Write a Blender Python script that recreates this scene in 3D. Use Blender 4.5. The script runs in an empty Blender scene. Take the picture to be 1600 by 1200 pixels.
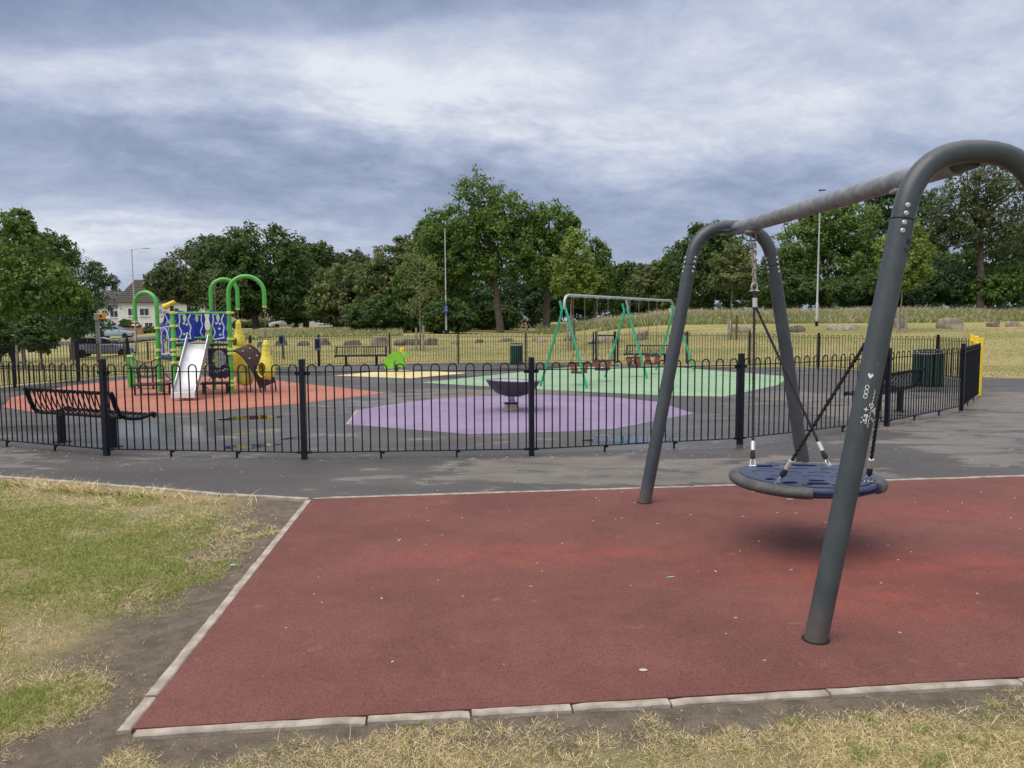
import bpy, bmesh, math, random
import numpy as np
from mathutils import Vector, Matrix, noise as mn
from mathutils.geometry import tessellate_polygon
random.seed(5); RNG=np.random.default_rng(5)
scn=bpy.context.scene; col=scn.collection; PI=math.pi
# ------------------------------------------------------------------ camera
F=1180.; EYE=1.6; pit=math.atan(97/F); rol=0.0055
FW=np.array([0,math.cos(pit),-math.sin(pit)]); _r=np.array([1.,0,0]); _u=np.array([0,math.sin(pit),math.cos(pit)])
RT=math.cos(rol)*_r-math.sin(rol)*_u; UP=math.sin(rol)*_r+math.cos(rol)*_u
cam=bpy.data.objects.new('camera',bpy.data.cameras.new('camera')); col.objects.link(cam)
cam.matrix_world=Matrix(((RT[0],UP[0],-FW[0],0),(RT[1],UP[1],-FW[1],0),(RT[2],UP[2],-FW[2],EYE),(0,0,0,1)))
cam.data.sensor_width=36; cam.data.lens=F/1600*36; cam.data.clip_end=3000; cam.data.clip_start=.05
scn.camera=cam
def ray(px,py): return FW+RT*(px-800)/F-UP*(py-600)/F
def G(px,py,z=0.):
    d=ray(px,py); t=(z-EYE)/d[2]; return (float(d[0]*t),float(d[1]*t))
def at(px,py,Y):
    d=ray(px,py); t=Y/d[1]; return Vector((float(d[0]*t),float(Y),float(EYE+d[2]*t)))
# ------------------------------------------------------------------ exposure
vs=scn.view_settings; vs.view_transform='Standard'; vs.look='None'; vs.gamma=1; vs.exposure=0.55; vs.use_curve_mapping=False
# ------------------------------------------------------------------ sun + world
SUN_EL,SUN_AZ=math.radians(58),math.radians(-130)   # azimuth clockwise from +y
sd=bpy.data.lights.new('sun','SUN'); sd.energy=1.5; sd.angle=math.radians(58); sd.color=(1,.93,.82)
sun=bpy.data.objects.new('sun',sd); col.objects.link(sun)
sdir=Vector((math.sin(SUN_AZ)*math.cos(SUN_EL),math.cos(SUN_AZ)*math.cos(SUN_EL),math.sin(SUN_EL)))
sun.rotation_euler=(-sdir).to_track_quat('-Z','Y').to_euler()
W=bpy.data.worlds.new('World'); scn.world=W; W.use_nodes=True
class NT:
    """tiny node-expression helper"""
    def __init__(s,nt): s.nt=nt; s.N=nt.nodes; s.L=nt.links
    def n(s,t,**k):
        x=s.N.new(t)
        for a,b in k.items(): setattr(x,a,b)
        return x
    def set(s,inp,v):
        if hasattr(v,'is_linked') or isinstance(v,bpy.types.NodeSocket): s.L.new(v,inp)
        else: inp.default_value=v
    def m(s,op,a,b=0.,c=0.,clamp=False):
        x=s.n('ShaderNodeMath',operation=op,use_clamp=clamp); s.set(x.inputs[0],a); s.set(x.inputs[1],b); s.set(x.inputs[2],c); return x.outputs[0]
    def mix(s,f,a,b,bt='MIX'):
        x=s.n('ShaderNodeMix',data_type='RGBA',blend_type=bt); s.set(x.inputs[0],f)
        s.set(x.inputs[6],a if not isinstance(a,tuple) or len(a)==4 else (*a,1)); s.set(x.inputs[7],b if not isinstance(b,tuple) or len(b)==4 else (*b,1)); return x.outputs[2]
    def noise(s,vec,scale,detail=4,rough=.55,dist=0,w=None):
        x=s.n('ShaderNodeTexNoise'); 
        if vec is not None: s.L.new(vec,x.inputs['Vector'])
        x.inputs['Scale'].default_value=scale; x.inputs['Detail'].default_value=detail; x.inputs['Roughness'].default_value=rough; x.inputs['Distortion'].default_value=dist
        return x.outputs['Fac']
    def ramp(s,f,lo,hi):
        x=s.n('ShaderNodeMapRange'); s.set(x.inputs[0],f); x.inputs[1].default_value=lo; x.inputs[2].default_value=hi; x.interpolation_type='SMOOTHSTEP'; return x.outputs[0]
    def comb(s,x,y,z=0.):
        c=s.n('ShaderNodeCombineXYZ'); s.set(c.inputs[0],x); s.set(c.inputs[1],y); s.set(c.inputs[2],z); return c.outputs[0]
    def sep(s,v):
        c=s.n('ShaderNodeSeparateXYZ'); s.L.new(v,c.inputs[0]); return c.outputs
    def gauss(s,a,e,ca,ce,wa,we,rot=0.):
        da=s.m('SUBTRACT',a,ca); de=s.m('SUBTRACT',e,ce); c,t=math.cos(rot),math.sin(rot)
        p=s.m('ADD',s.m('MULTIPLY',da,c/wa),s.m('MULTIPLY',de,t/wa)); q=s.m('ADD',s.m('MULTIPLY',da,-t/we),s.m('MULTIPLY',de,c/we))
        r=s.m('ADD',s.m('MULTIPLY',p,p),s.m('MULTIPLY',q,q)); return s.m('EXPONENT',s.m('MULTIPLY',r,-1.))
t=NT(W.node_tree); t.N.clear()
tc=t.n('ShaderNodeTexCoord').outputs['Generated']; dx,dy,dz=t.sep(tc)
sky=t.n('ShaderNodeTexSky',sky_type='NISHITA',sun_disc=False); sky.sun_elevation=SUN_EL; sky.sun_rotation=SUN_AZ; sky.air_density=1.2; sky.dust_density=2
zz=t.m('ADD',t.m('MAXIMUM',dz,0.),.27)
cx=t.m('DIVIDE',dx,zz); cy=t.m('DIVIDE',dy,zz)
# cloud sheet seen in perspective, streets running left-back to right-front
c,s_=math.cos(.35),math.sin(.35)
u_=t.m('ADD',t.m('MULTIPLY',cx,c*.72),t.m('MULTIPLY',cy,s_*.72)); v_=t.m('ADD',t.m('MULTIPLY',cx,-s_*1.2),t.m('MULTIPLY',cy,c*1.2))
u_=t.m('MULTIPLY',u_,1.25); v_=t.m('MULTIPLY',v_,1.12); P1=t.comb(u_,v_,1.3)
n1=t.noise(P1,.75,5,.52,.1); n2=t.noise(t.comb(u_,v_,7.7),2.1,9,.60,.15); n3=t.noise(t.comb(cx,cy,3.1),3.4,9,.68,.35)
n4=t.noise(t.comb(t.m('MULTIPLY',cx,.8),cy,5.5),9.5,7,.68,.5)
ya=t.m('MAXIMUM',dy,.08); a_=t.m('DIVIDE',dx,ya); e_=t.m('DIVIDE',dz,ya)
fr=t.ramp(dy,0.,.35)
wa=t.m('ADD',a_,t.m('MULTIPLY',t.m('SUBTRACT',n2,.5),.34)); we=t.m('ADD',e_,t.m('MULTIPLY',t.m('SUBTRACT',n1,.5),.22))
we=t.m('ADD',we,t.m('MULTIPLY',t.m('SUBTRACT',n2,.5),.14))
bright=t.gauss(wa,we,-.17,.325,.27,.066,-.17); bright2=t.gauss(wa,we,.02,.30,.5,.06,-.1)
dark1=t.gauss(wa,we,-.30,.19,.42,.05,-.15); dark2=t.gauss(wa,we,-.32,.46,.55,.040,0.); dark3=t.gauss(wa,we,-.60,.27,.20,.04,-.35)
dark4=t.gauss(wa,we,.25,.16,.55,.08,0.); low=t.gauss(wa,we,-.60,.07,.30,.07,0.)
streak=t.gauss(wa,we,-.52,.125,.30,.016,-.06)
rightl=t.gauss(wa,we,.40,.36,.5,.16,0.)
v=t.m('ADD',.50,t.m('MULTIPLY',t.m('SUBTRACT',n1,.5),.34))
v=t.m('ADD',v,t.m('MULTIPLY',t.m('SUBTRACT',n2,.5),.95))
v=t.m('ADD',v,t.m('MULTIPLY',t.m('SUBTRACT',n3,.5),.75))
v=t.m('ADD',v,t.m('MULTIPLY',t.m('SUBTRACT',n4,.5),.30))
edge=t.m('MULTIPLY',t.ramp(t.m('ADD',we,t.m('MULTIPLY',t.m('SUBTRACT',n3,.5),.10)),.392,.415),t.m('SUBTRACT',1.,t.ramp(wa,.06,.16)))
for gg,k in ((edge,-.17),(bright,.34),(bright2,.14),(dark1,-.20),(dark2,-.34),(dark3,-.10),(dark4,-.12),(low,.32),(streak,.20),(rightl,.20)):
    v=t.m('ADD',v,t.m('MULTIPLY',t.m('MULTIPLY',gg,fr),k))
v=t.m('ADD',v,t.m('MULTIPLY',t.ramp(dz,.45,.9),.30))
cr=t.n('ShaderNodeValToRGB'); t.L.new(v,cr.inputs[0]); cr.color_ramp.interpolation='B_SPLINE'
els=cr.color_ramp.elements
def lin(r,g,b): return tuple(((x/255+.055)/1.055)**2.4 if x>10 else x/3294 for x in (r,g,b))
els[0].position=0.; els[0].color=(*lin(126,139,168),1); els[1].position=1.; els[1].color=(*lin(236,239,246),1)
for p_,c_ in ((.25,(143,157,187)),(.45,(164,176,203)),(.62,(184,194,217)),(.82,(209,215,230))):
    e=els.new(p_); e.color=(*lin(*c_),1)
bgs=.1
cl=t.n('ShaderNodeVectorMath',operation='SCALE'); t.L.new(cr.outputs[0],cl.inputs[0]); t.L.new(t.m('MULTIPLY',t.m('ADD',1.,t.m('MULTIPLY',t.ramp(dz,.42,1.),1.25)),1/bgs/2**.55),cl.inputs[3])
mixed=t.mix(.95,sky.outputs[0],t.mix(t.m('MULTIPLY',t.ramp(dz,.42,.8),.9),cl.outputs[0],t.mix(1.,cl.outputs[0],(1.32,1.08,.86),'MULTIPLY')))
bg=t.n('ShaderNodeBackground'); t.L.new(mixed,bg.inputs[0]); bg.inputs[1].default_value=bgs
t.L.new(bg.outputs[0],t.n('ShaderNodeOutputWorld').inputs[0])
# ------------------------------------------------------------------ materials
MATS={}
def mat(name,c1,rough=.5,c2=None,scale=8.,metal=0.,bump=0.,bscale=60.,detail=4,spec=.5,lo=.35,hi=.65,coat=0.,rvar=0.):
    if name in MATS: return MATS[name]
    m=bpy.data.materials.new(name); m.use_nodes=True; t=NT(m.node_tree); b=t.N['Principled BSDF']
    tc=t.n('ShaderNodeTexCoord').outputs['Object']
    if c2 is not None:
        f=t.ramp(t.noise(tc,scale,detail),lo,hi); t.L.new(t.mix(f,c1,c2),b.inputs['Base Color'])
    else: b.inputs['Base Color'].default_value=(*c1,1)
    if rvar: t.L.new(t.m('ADD',rough-rvar/2,t.m('MULTIPLY',t.noise(tc,scale*1.7,3),rvar)),b.inputs['Roughness'])
    else: b.inputs['Roughness'].default_value=rough
    b.inputs['Metallic'].default_value=metal; b.inputs['Specular IOR Level'].default_value=spec
    if coat: b.inputs['Coat Weight'].default_value=coat
    if bump:
        bp=t.n('ShaderNodeBump'); bp.inputs['Strength'].default_value=bump; bp.inputs['Distance'].default_value=.01
        t.L.new(t.noise(tc,bscale,5,.6),bp.inputs['Height']); t.L.new(bp.outputs[0],b.inputs['Normal'])
    MATS[name]=m; return m
def frame_mat():
    m=bpy.data.materials.new('scuffed_anthracite_paint'); m.use_nodes=True; t=NT(m.node_tree); b=t.N['Principled BSDF']; tc=t.n('ShaderNodeTexCoord').outputs['Object']
    x,y,z=t.sep(tc); c=t.mix(t.ramp(t.noise(tc,5,6,.65),.35,.65),(.046,.060,.070),(.062,.078,.088))
    dust=t.m('MULTIPLY',t.m('SUBTRACT',1.,t.ramp(t.m('ADD',z,t.m('MULTIPLY',t.noise(tc,12,5,.7),.3)),.12,.42)),.55); c=t.mix(dust,c,(.15,.115,.095))
    st=t.noise(t.comb(t.m('MULTIPLY',x,26.),t.m('MULTIPLY',y,26.),t.m('MULTIPLY',z,2.2)),1.,6,.7); c=t.mix(t.m('MULTIPLY',t.ramp(st,.60,.72),.30),c,(.14,.15,.15))
    ch=t.noise(tc,55,3,.6); c=t.mix(t.m('MULTIPLY',t.ramp(ch,.735,.75),.8),c,(.34,.33,.30)); t.L.new(c,b.inputs['Base Color'])
    t.L.new(t.m('ADD',.33,t.m('MULTIPLY',t.noise(tc,9,5,.7),.22)),b.inputs['Roughness']); bumpn(t,b,t.noise(tc,120,3),.06,.01); return m
def leafmat(name,c1,c2,c3):
    m=bpy.data.materials.new(name); m.use_nodes=True; t=NT(m.node_tree); t.N.clear()
    g=t.n('ShaderNodeNewGeometry'); r=g.outputs['Random Per Island']
    big=t.ramp(t.noise(g.outputs['Position'],.55,3),.35,.65)
    c=t.mix(t.ramp(r,.1,.9),c1,c2); c=t.mix(t.m('MULTIPLY',big,.6),c,c3)
    d=t.n('ShaderNodeBsdfPrincipled'); t.L.new(c,d.inputs['Base Color']); d.inputs['Roughness'].default_value=.55; d.inputs['Specular IOR Level'].default_value=.35
    tr=t.n('ShaderNodeBsdfTranslucent'); t.L.new(t.mix(1.,c,(1.25,1.3,.55),'MULTIPLY'),tr.inputs[0])
    ms=t.n('ShaderNodeMixShader'); ms.inputs[0].default_value=.28; t.L.new(d.outputs[0],ms.inputs[1]); t.L.new(tr.outputs[0],ms.inputs[2])
    t.L.new(ms.outputs[0],t.n('ShaderNodeOutputMaterial').inputs[0]); return m
LEAF={'dark':leafmat('leaf_dark',(0.050,0.092,0.021),(0.090,0.160,0.037),(0.037,0.074,0.021)),
 'mid':leafmat('leaf_mid',(0.090,0.160,0.028),(0.156,0.252,0.050),(0.074,0.134,0.028)),
 'light':leafmat('leaf_light',(0.165,0.244,0.042),(0.272,0.361,0.079),(0.140,0.193,0.039)),
 'olive':leafmat('leaf_olive',(0.118,0.151,0.050),(0.189,0.227,0.079),(0.090,0.126,0.047)),
 'grey':leafmat('leaf_grey',(0.079,0.104,0.045),(0.140,0.173,0.079),(0.062,0.088,0.039)),
 'bluegreen':leafmat('leaf_bluegreen',(0.050,0.104,0.039),(0.090,0.168,0.068),(0.039,0.084,0.035))}
def ptmat(name,build):
    """material from world position"""
    m=bpy.data.materials.new(name); m.use_nodes=True; t=NT(m.node_tree); b=t.N['Principled BSDF']
    pos=t.n('ShaderNodeNewGeometry').outputs['Position']; build(t,b,pos); return m
def bumpn(t,b,h,st,dist=.01):
    bp=t.n('ShaderNodeBump'); bp.inputs['Strength'].default_value=st; bp.inputs['Distance'].default_value=dist; t.L.new(h,bp.inputs['Height']); t.L.new(bp.outputs[0],b.inputs['Normal'])
def box2(t,x,y,x0,x1,y0,y1,s=.6):
    a=t.m('MULTIPLY',t.ramp(x,x0-s,x0+s),t.m('SUBTRACT',1.,t.ramp(x,x1-s,x1+s))); b=t.m('MULTIPLY',t.ramp(y,y0-s*.5,y0+s*.5),t.m('SUBTRACT',1.,t.ramp(y,y1-s*.5,y1+s*.5))); return t.m('MULTIPLY',a,b)
def m_asphalt(t,b,pos):
    x,y,z=t.sep(pos)
    st=t.comb(t.m('MULTIPLY',x,.45),y,0.)
    big=t.noise(st,.9,6,.62,.3); mid=t.noise(st,3.2,6,.65,.6); fine=t.noise(pos,160,3,.7); gr=t.noise(pos,45,3,.7)
    base=t.mix(t.ramp(big,.3,.7),(.052,.051,.049),(.084,.081,.076)); base=t.mix(t.ramp(gr,.25,.75),t.mix(1.,base,(.72,.72,.73),'MULTIPLY'),t.mix(1.,base,(1.25,1.25,1.25),'MULTIPLY'))
    reg=t.m('MAXIMUM',box2(t,x,y,-.6,4.2,7.35,8.75,.5),t.m('MAXIMUM',box2(t,x,y,5.2,20.,8.,16.5,.8),t.m('MAXIMUM',box2(t,x,y,-9.,-5.6,7.,9.6,.5),box2(t,x,y,-3.,1.4,14.,18.,.9))))
    dry=t.m('ADD',t.m('MULTIPLY',mid,.75),t.m('MULTIPLY',big,.45)); dry=t.m('ADD',dry,t.m('MULTIPLY',reg,.165)); dry=t.ramp(dry,.675,.735)
    base=t.mix(t.m('MULTIPLY',dry,.72),base,t.mix(t.ramp(mid,.35,.7),(.135,.128,.112),(.20,.19,.168)))
    sp=t.n('ShaderNodeTexVoronoi'); sp.inputs['Scale'].default_value=85; t.L.new(pos,sp.inputs['Vector'])
    specks=t.m('MULTIPLY',t.m('LESS_THAN',sp.outputs['Distance'],.16),t.m('GREATER_THAN',t.sep(sp.outputs['Color'])[0],.80))
    base=t.mix(t.m('MULTIPLY',specks,.45),base,(.22,.21,.19))
    t.L.new(base,b.inputs['Base Color'])
    wet=t.ramp(t.noise(t.comb(t.m('MULTIPLY',x,.28),t.m('MULTIPLY',y,.9),4.),.55,3,.5,.3),.44,.62)
    ins=t.m('MULTIPLY',wet,t.ramp(y,8.9,9.6))
    r=t.m('SUBTRACT',.66,t.m('MULTIPLY',ins,.46)); r=t.m('ADD',r,t.m('MULTIPLY',dry,.18)); t.L.new(r,b.inputs['Roughness'])
    b.inputs['Specular IOR Level'].default_value=.5
    bumpn(t,b,t.m('ADD',t.m('MULTIPLY',fine,.6),gr),.28,.004)
ASPH=ptmat('wet_asphalt',m_asphalt)
def rubber(name,c1,c2,c3=None,worn=None,rough=.8,speck=(.02,.015,.015)):
    def f(t,b,pos):
        x,y,z=t.sep(pos)
        big=t.noise(pos,.8,5,.6,.4); med=t.noise(pos,5.,4,.6); g=t.n('ShaderNodeTexVoronoi'); g.inputs['Scale'].default_value=165; t.L.new(pos,g.inputs['Vector'])
        cc=t.sep(g.outputs['Color'])[0]
        base=t.mix(t.ramp(t.m('ADD',t.m('MULTIPLY',big,.7),t.m('MULTIPLY',med,.3)),.35,.65),c1,c2)
        if worn:
            w=None
            for (wx,wy,sx,sy,k) in worn:
                gq=t.m('MULTIPLY',t.gauss(t.m('ADD',x,t.m('MULTIPLY',med,.7)),t.m('ADD',y,t.m('MULTIPLY',t.m('SUBTRACT',big,.5),.6)),wx+.35,wy,sx,sy),k); w=gq if w is None else t.m('MAXIMUM',w,gq)
            w=t.m('MULTIPLY',w,t.ramp(t.noise(t.comb(x,t.m('MULTIPLY',y,1.8),9.),3.,5,.65),.25,.6)); base=t.mix(w,base,c3)
        grime=t.ramp(t.noise(t.comb(t.m('MULTIPLY',x,.7),y,3.),1.6,7,.7),.48,.72); base=t.mix(t.m('MULTIPLY',grime,.22),base,t.mix(1.,base,(.52,.52,.50),'MULTIPLY'))
        pale=t.ramp(t.noise(pos,3.7,7,.72),.60,.74); base=t.mix(t.m('MULTIPLY',pale,.22),base,(.42,.37,.32))
        base=t.mix(t.m('MULTIPLY',t.m('GREATER_THAN',cc,.84),.38),base,speck)
        base=t.mix(t.m('MULTIPLY',t.m('LESS_THAN',cc,.12),.30),base,t.mix(1.,base,(1.9,1.8,1.8),'MULTIPLY'))
        n=t.noise(pos,260,2,.6); base=t.mix(t.m('MULTIPLY',t.ramp(n,.3,.7),.25),base,t.mix(1.,base,(.45,.45,.45),'MULTIPLY'))
        t.L.new(base,b.inputs['Base Color']); b.inputs['Roughness'].default_value=rough; b.inputs['Specular IOR Level'].default_value=.35
        bumpn(t,b,t.m('ADD',g.outputs['Distance'],n),.5,.004)
    return ptmat(name,f)
RED=rubber('red_rubber',(.142,.054,.044),(.190,.076,.062),(.315,.078,.058),[(.2,5.1,1.2,.25,.55),(2.6,4.75,1.3,.36,.7),(2.2,4.2,.6,.3,.6),(3.6,6.2,1.4,.4,.35)])
ORANGE=rubber('orange_rubber',(.38,.150,.100),(.46,.195,.135))
PURPLE=rubber('purple_rubber',(.245,.195,.325),(.305,.250,.385))
GREENR=rubber('green_rubber',(.235,.400,.245),(.305,.465,.305))
YELLOWR=rubber('yellow_rubber',(.62,.53,.25),(.72,.63,.34))
# shared real-place grass pattern: 0 straw .. 1 green ; soil mask
def sstep(a,lo,hi):
    k=np.clip((a-lo)/(hi-lo),0,1); return k*k*(3-2*k)
def m_ground(t,b,pos):
    x,y,z=t.sep(pos)
    st=t.comb(t.m('MULTIPLY',x,.35),t.m('MULTIPLY',y,1.),0.)
    n1=t.noise(st,.35,5,.6,.4); n2=t.noise(pos,2.2,5,.65); n3=t.noise(pos,22.,4,.7); n4=t.noise(st,.07,4,.55)
    straw=t.mix(n3,(.26,.225,.095),(.45,.40,.20)); green=t.mix(n3,(.15,.175,.055),(.255,.275,.10))
    gf=t.ramp(t.m('ADD',t.m('ADD',t.m('MULTIPLY',n1,.5),t.m('MULTIPLY',n2,.25)),t.m('MULTIPLY',n4,.35)),.46,.62)
    lawn=t.mix(t.m('MULTIPLY',gf,.85),straw,green)
    worn=t.ramp(t.noise(pos,.5,4,.6),.62,.75); lawn=t.mix(t.m('MULTIPLY',worn,.5),lawn,(.24,.19,.11))
    soil=t.mix(t.ramp(t.noise(pos,9.,5,.7),.3,.7),(.150,.124,.094),(.245,.208,.162)); soil=t.mix(t.m('MULTIPLY',t.ramp(n3,.55,.75),.4),soil,(.21,.175,.13))
    near=t.m('MULTIPLY',t.m('SUBTRACT',1.,t.ramp(y,9.,11.)),1.)
    wb=t.m('MULTIPLY',t.m('SUBTRACT',t.noise(pos,1.7,4,.6),.5),.7)
    dl=t.m('ADD',t.m('SUBTRACT',t.m('MULTIPLY',y,-.0821),t.m('ADD',x,1.274)),wb); dn=t.m('ADD',t.m('SUBTRACT',t.m('ADD',t.m('MULTIPLY',x,.1044),3.03),y),wb)
    th=t.m('MAXIMUM',t.ramp(dl,.42,.85),t.ramp(dn,.22,.45)); thc=t.mix(n3,t.mix(gf,(.32,.26,.13),(.14,.16,.055)),t.mix(gf,(.56,.47,.26),(.30,.33,.12)))
    soil=t.mix(t.m('MULTIPLY',th,.8),soil,thc)
    t.L.new(t.mix(near,lawn,soil),b.inputs['Base Color']); b.inputs['Roughness'].default_value=.95; b.inputs['Specular IOR Level'].default_value=.15
    bumpn(t,b,t.m('ADD',n3,t.noise(pos,90,4,.7)),1.,.022)
GROUND=ptmat('park_ground',m_ground)
M=dict(
 anthracite=mat('anthracite_paint',(.048,.062,.072),.36,(.060,.076,.086),6,0,.06,140,rvar=.12),
 galv=mat('galvanised_steel',(.20,.215,.23),.5,(.30,.315,.33),14,.35,.05,90,rvar=.2),
 galvlight=mat('galvanised_light',(.52,.54,.56),.45,(.40,.42,.44),18,.6),
 black=mat('black_gloss_paint',(.004,.005,.008),.48,(.008,.010,.014),9,rvar=.2,spec=.3),
 navyblack=mat('navy_black_paint',(.005,.008,.015),.42,(.008,.012,.021),7,spec=.35),
 bolt=mat('bolt_steel',(.55,.55,.52),.35,metal=.8),
 rope=mat('black_rope',(.010,.010,.012),.7,(.025,.025,.028),60,bump=.8,bscale=220),
 sleeve=mat('sleeve_aluminium',(.62,.62,.60),.4,metal=.5),
 blueseat=mat('blue_seat_plastic',(.026,.038,.092),.38,(.036,.051,.116),12,0,.25,120,rvar=.15),
 darkblue=mat('dark_blue_plastic',(.016,.024,.07),.45),
 bumper=mat('grey_rubber_bumper',(.055,.056,.060),.62,(.090,.092,.096),20,bump=.15,bscale=160),
 hole=mat('black_recess',(.008,.008,.008),.8),
 edging=mat('concrete_edging',(.25,.22,.18),.9,(.42,.385,.33),7,bump=.5,bscale=45,detail=6,rvar=.1),
 green=mat('leaf_green_paint',(.075,.40,.060),.38,(.095,.46,.080),5),
 clamp=mat('lime_yellow_clamp',(.62,.70,.18),.45),
 blue=mat('panel_blue',(.010,.030,.32),.35,(.014,.038,.36),6),
 outline=mat('panel_pale_outline',(.58,.70,.62),.5),
 palegreen=mat('panel_pale_green',(.50,.68,.34),.5),
 slide=mat('slide_steel',(.50,.52,.56),.38,(.43,.45,.49),9,.45),
 white=mat('white_paint',(.76,.77,.77),.45),
 yellow=mat('yellow_plastic',(.72,.52,.045),.4,(.78,.60,.06),6),
 paleyellow=mat('pale_yellow_plastic',(.66,.62,.07),.4,(.74,.69,.11),6,bump=.1,bscale=20),
 deck=mat('dark_rubber_deck',(.018,.019,.021),.7,(.035,.036,.038),20),
 maroon=mat('dark_maroon_plate',(.040,.012,.011),.5),
 swinggreen=mat('swing_green_paint',(.030,.36,.180),.38,(.045,.42,.215),7),
 seatred=mat('cradle_red',(.42,.10,.055),.5,(.34,.08,.05),20),
 chain=mat('chain_steel',(.20,.19,.18),.5,(.30,.26,.22),60,.7),
 chainlight=mat('chain_zinc',(.50,.46,.40),.45,(.36,.30,.24),50,.6),
 dish=mat('dish_purple_grey',(.050,.048,.056),.42,(.064,.061,.070),8),
 dishtop=mat('dish_top_grey',(.40,.42,.47),.22,(.46,.48,.53),5,.3),
 limegreen=mat('frog_green',(.17,.50,.030),.42,(.20,.56,.04),10),
 binGreen=mat('bin_green_slat',(.012,.055,.042),.45,(.016,.068,.052),8),
 bingrey=mat('bin_blue_grey',(.13,.17,.22),.5),
 rock=mat('boulder_stone',(.19,.165,.125),.92,(.32,.285,.225),3.5,bump=.9,bscale=9,detail=7),
 rockdark=mat('boulder_dark_stone',(.10,.085,.068),.92,(.19,.165,.135),3.5,bump=.9,bscale=9,detail=7),
 wood=mat('weathered_wood',(.26,.23,.18),.85,(.36,.33,.28),12,bump=.4,bscale=40),
 woodred=mat('brown_wood_post',(.10,.065,.045),.85,(.15,.10,.07),12),
 bark=mat('bark_brown',(.085,.066,.048),.9,(.14,.115,.085),6,bump=.9,bscale=14),
 barkpale=mat('bark_pale',(.24,.22,.17),.9,(.17,.15,.12),8,bump=.4,bscale=20),
 steelpole=mat('pole_grey',(.44,.46,.48),.5,(.52,.54,.56),4,.3),
 polebase=mat('pole_base_grey',(.30,.32,.34),.6),
 render=mat('white_render',(.72,.72,.70),.85,(.64,.64,.62),1.5),
 cream=mat('cream_render',(.62,.50,.30),.85,(.56,.45,.27),1.5),
 roof=mat('dark_roof_tile',(.050,.044,.040),.85,(.080,.070,.062),5),
 roofgrey=mat('grey_roof_tile',(.080,.080,.088),.85,(.11,.11,.12),5),
 glass=mat('window_glass',(.020,.025,.032),.06,spec=.8),
 doorgrey=mat('door_grey_white',(.52,.54,.56),.5),
 tyre=mat('tyre_rubber',(.012,.012,.013),.8), rim=mat('alloy_rim',(.45,.46,.48),.35,metal=.7),
 carsilver=mat('car_silver_grey',(.25,.27,.31),.28,metal=.35,coat=.6), carblue=mat('car_pale_blue',(.33,.42,.52),.3,coat=.6), carwhite=mat('car_white',(.74,.75,.76),.28,coat=.6),
 redlens=mat('red_lens',(.42,.02,.015),.25), clearlens=mat('clear_lens',(.6,.6,.6),.15),
 camyellow=mat('camera_yellow',(.80,.36,.01),.45), sign_red=mat('sign_red',(.50,.02,.02),.45), sign_blue=mat('sign_blue',(.02,.07,.32),.45),
 skin=mat('skin',(.50,.30,.22),.6), jersey=mat('pale_blue_jersey',(.38,.55,.66),.8), shorts=mat('black_shorts',(.012,.012,.015),.8), helmet=mat('teal_helmet',(.03,.25,.32),.4),
 bikewhite=mat('white_bike_frame',(.62,.60,.52),.4),
 graffiti=mat('white_marker',(.72,.72,.70),.6), graffdark=mat('dark_marker',(.010,.014,.018),.6),
 litterwhite=mat('pale_litter',(.48,.46,.42),.8), litterblue=mat('pale_blue_litter',(.30,.55,.62),.5), litterbrown=mat('brown_leaf_litter',(.16,.10,.05),.8),
 yellowgate=mat('gate_yellow_paint',(.86,.62,.03),.4))
def m_water(t,b,pos):
    b.inputs['Base Color'].default_value=(.012,.014,.015,1); b.inputs['Roughness'].default_value=.03; b.inputs['Specular IOR Level'].default_value=1.
    bumpn(t,b,t.noise(pos,6,2),.02,.01)
WATER=ptmat('puddle_water',m_water)
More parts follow.
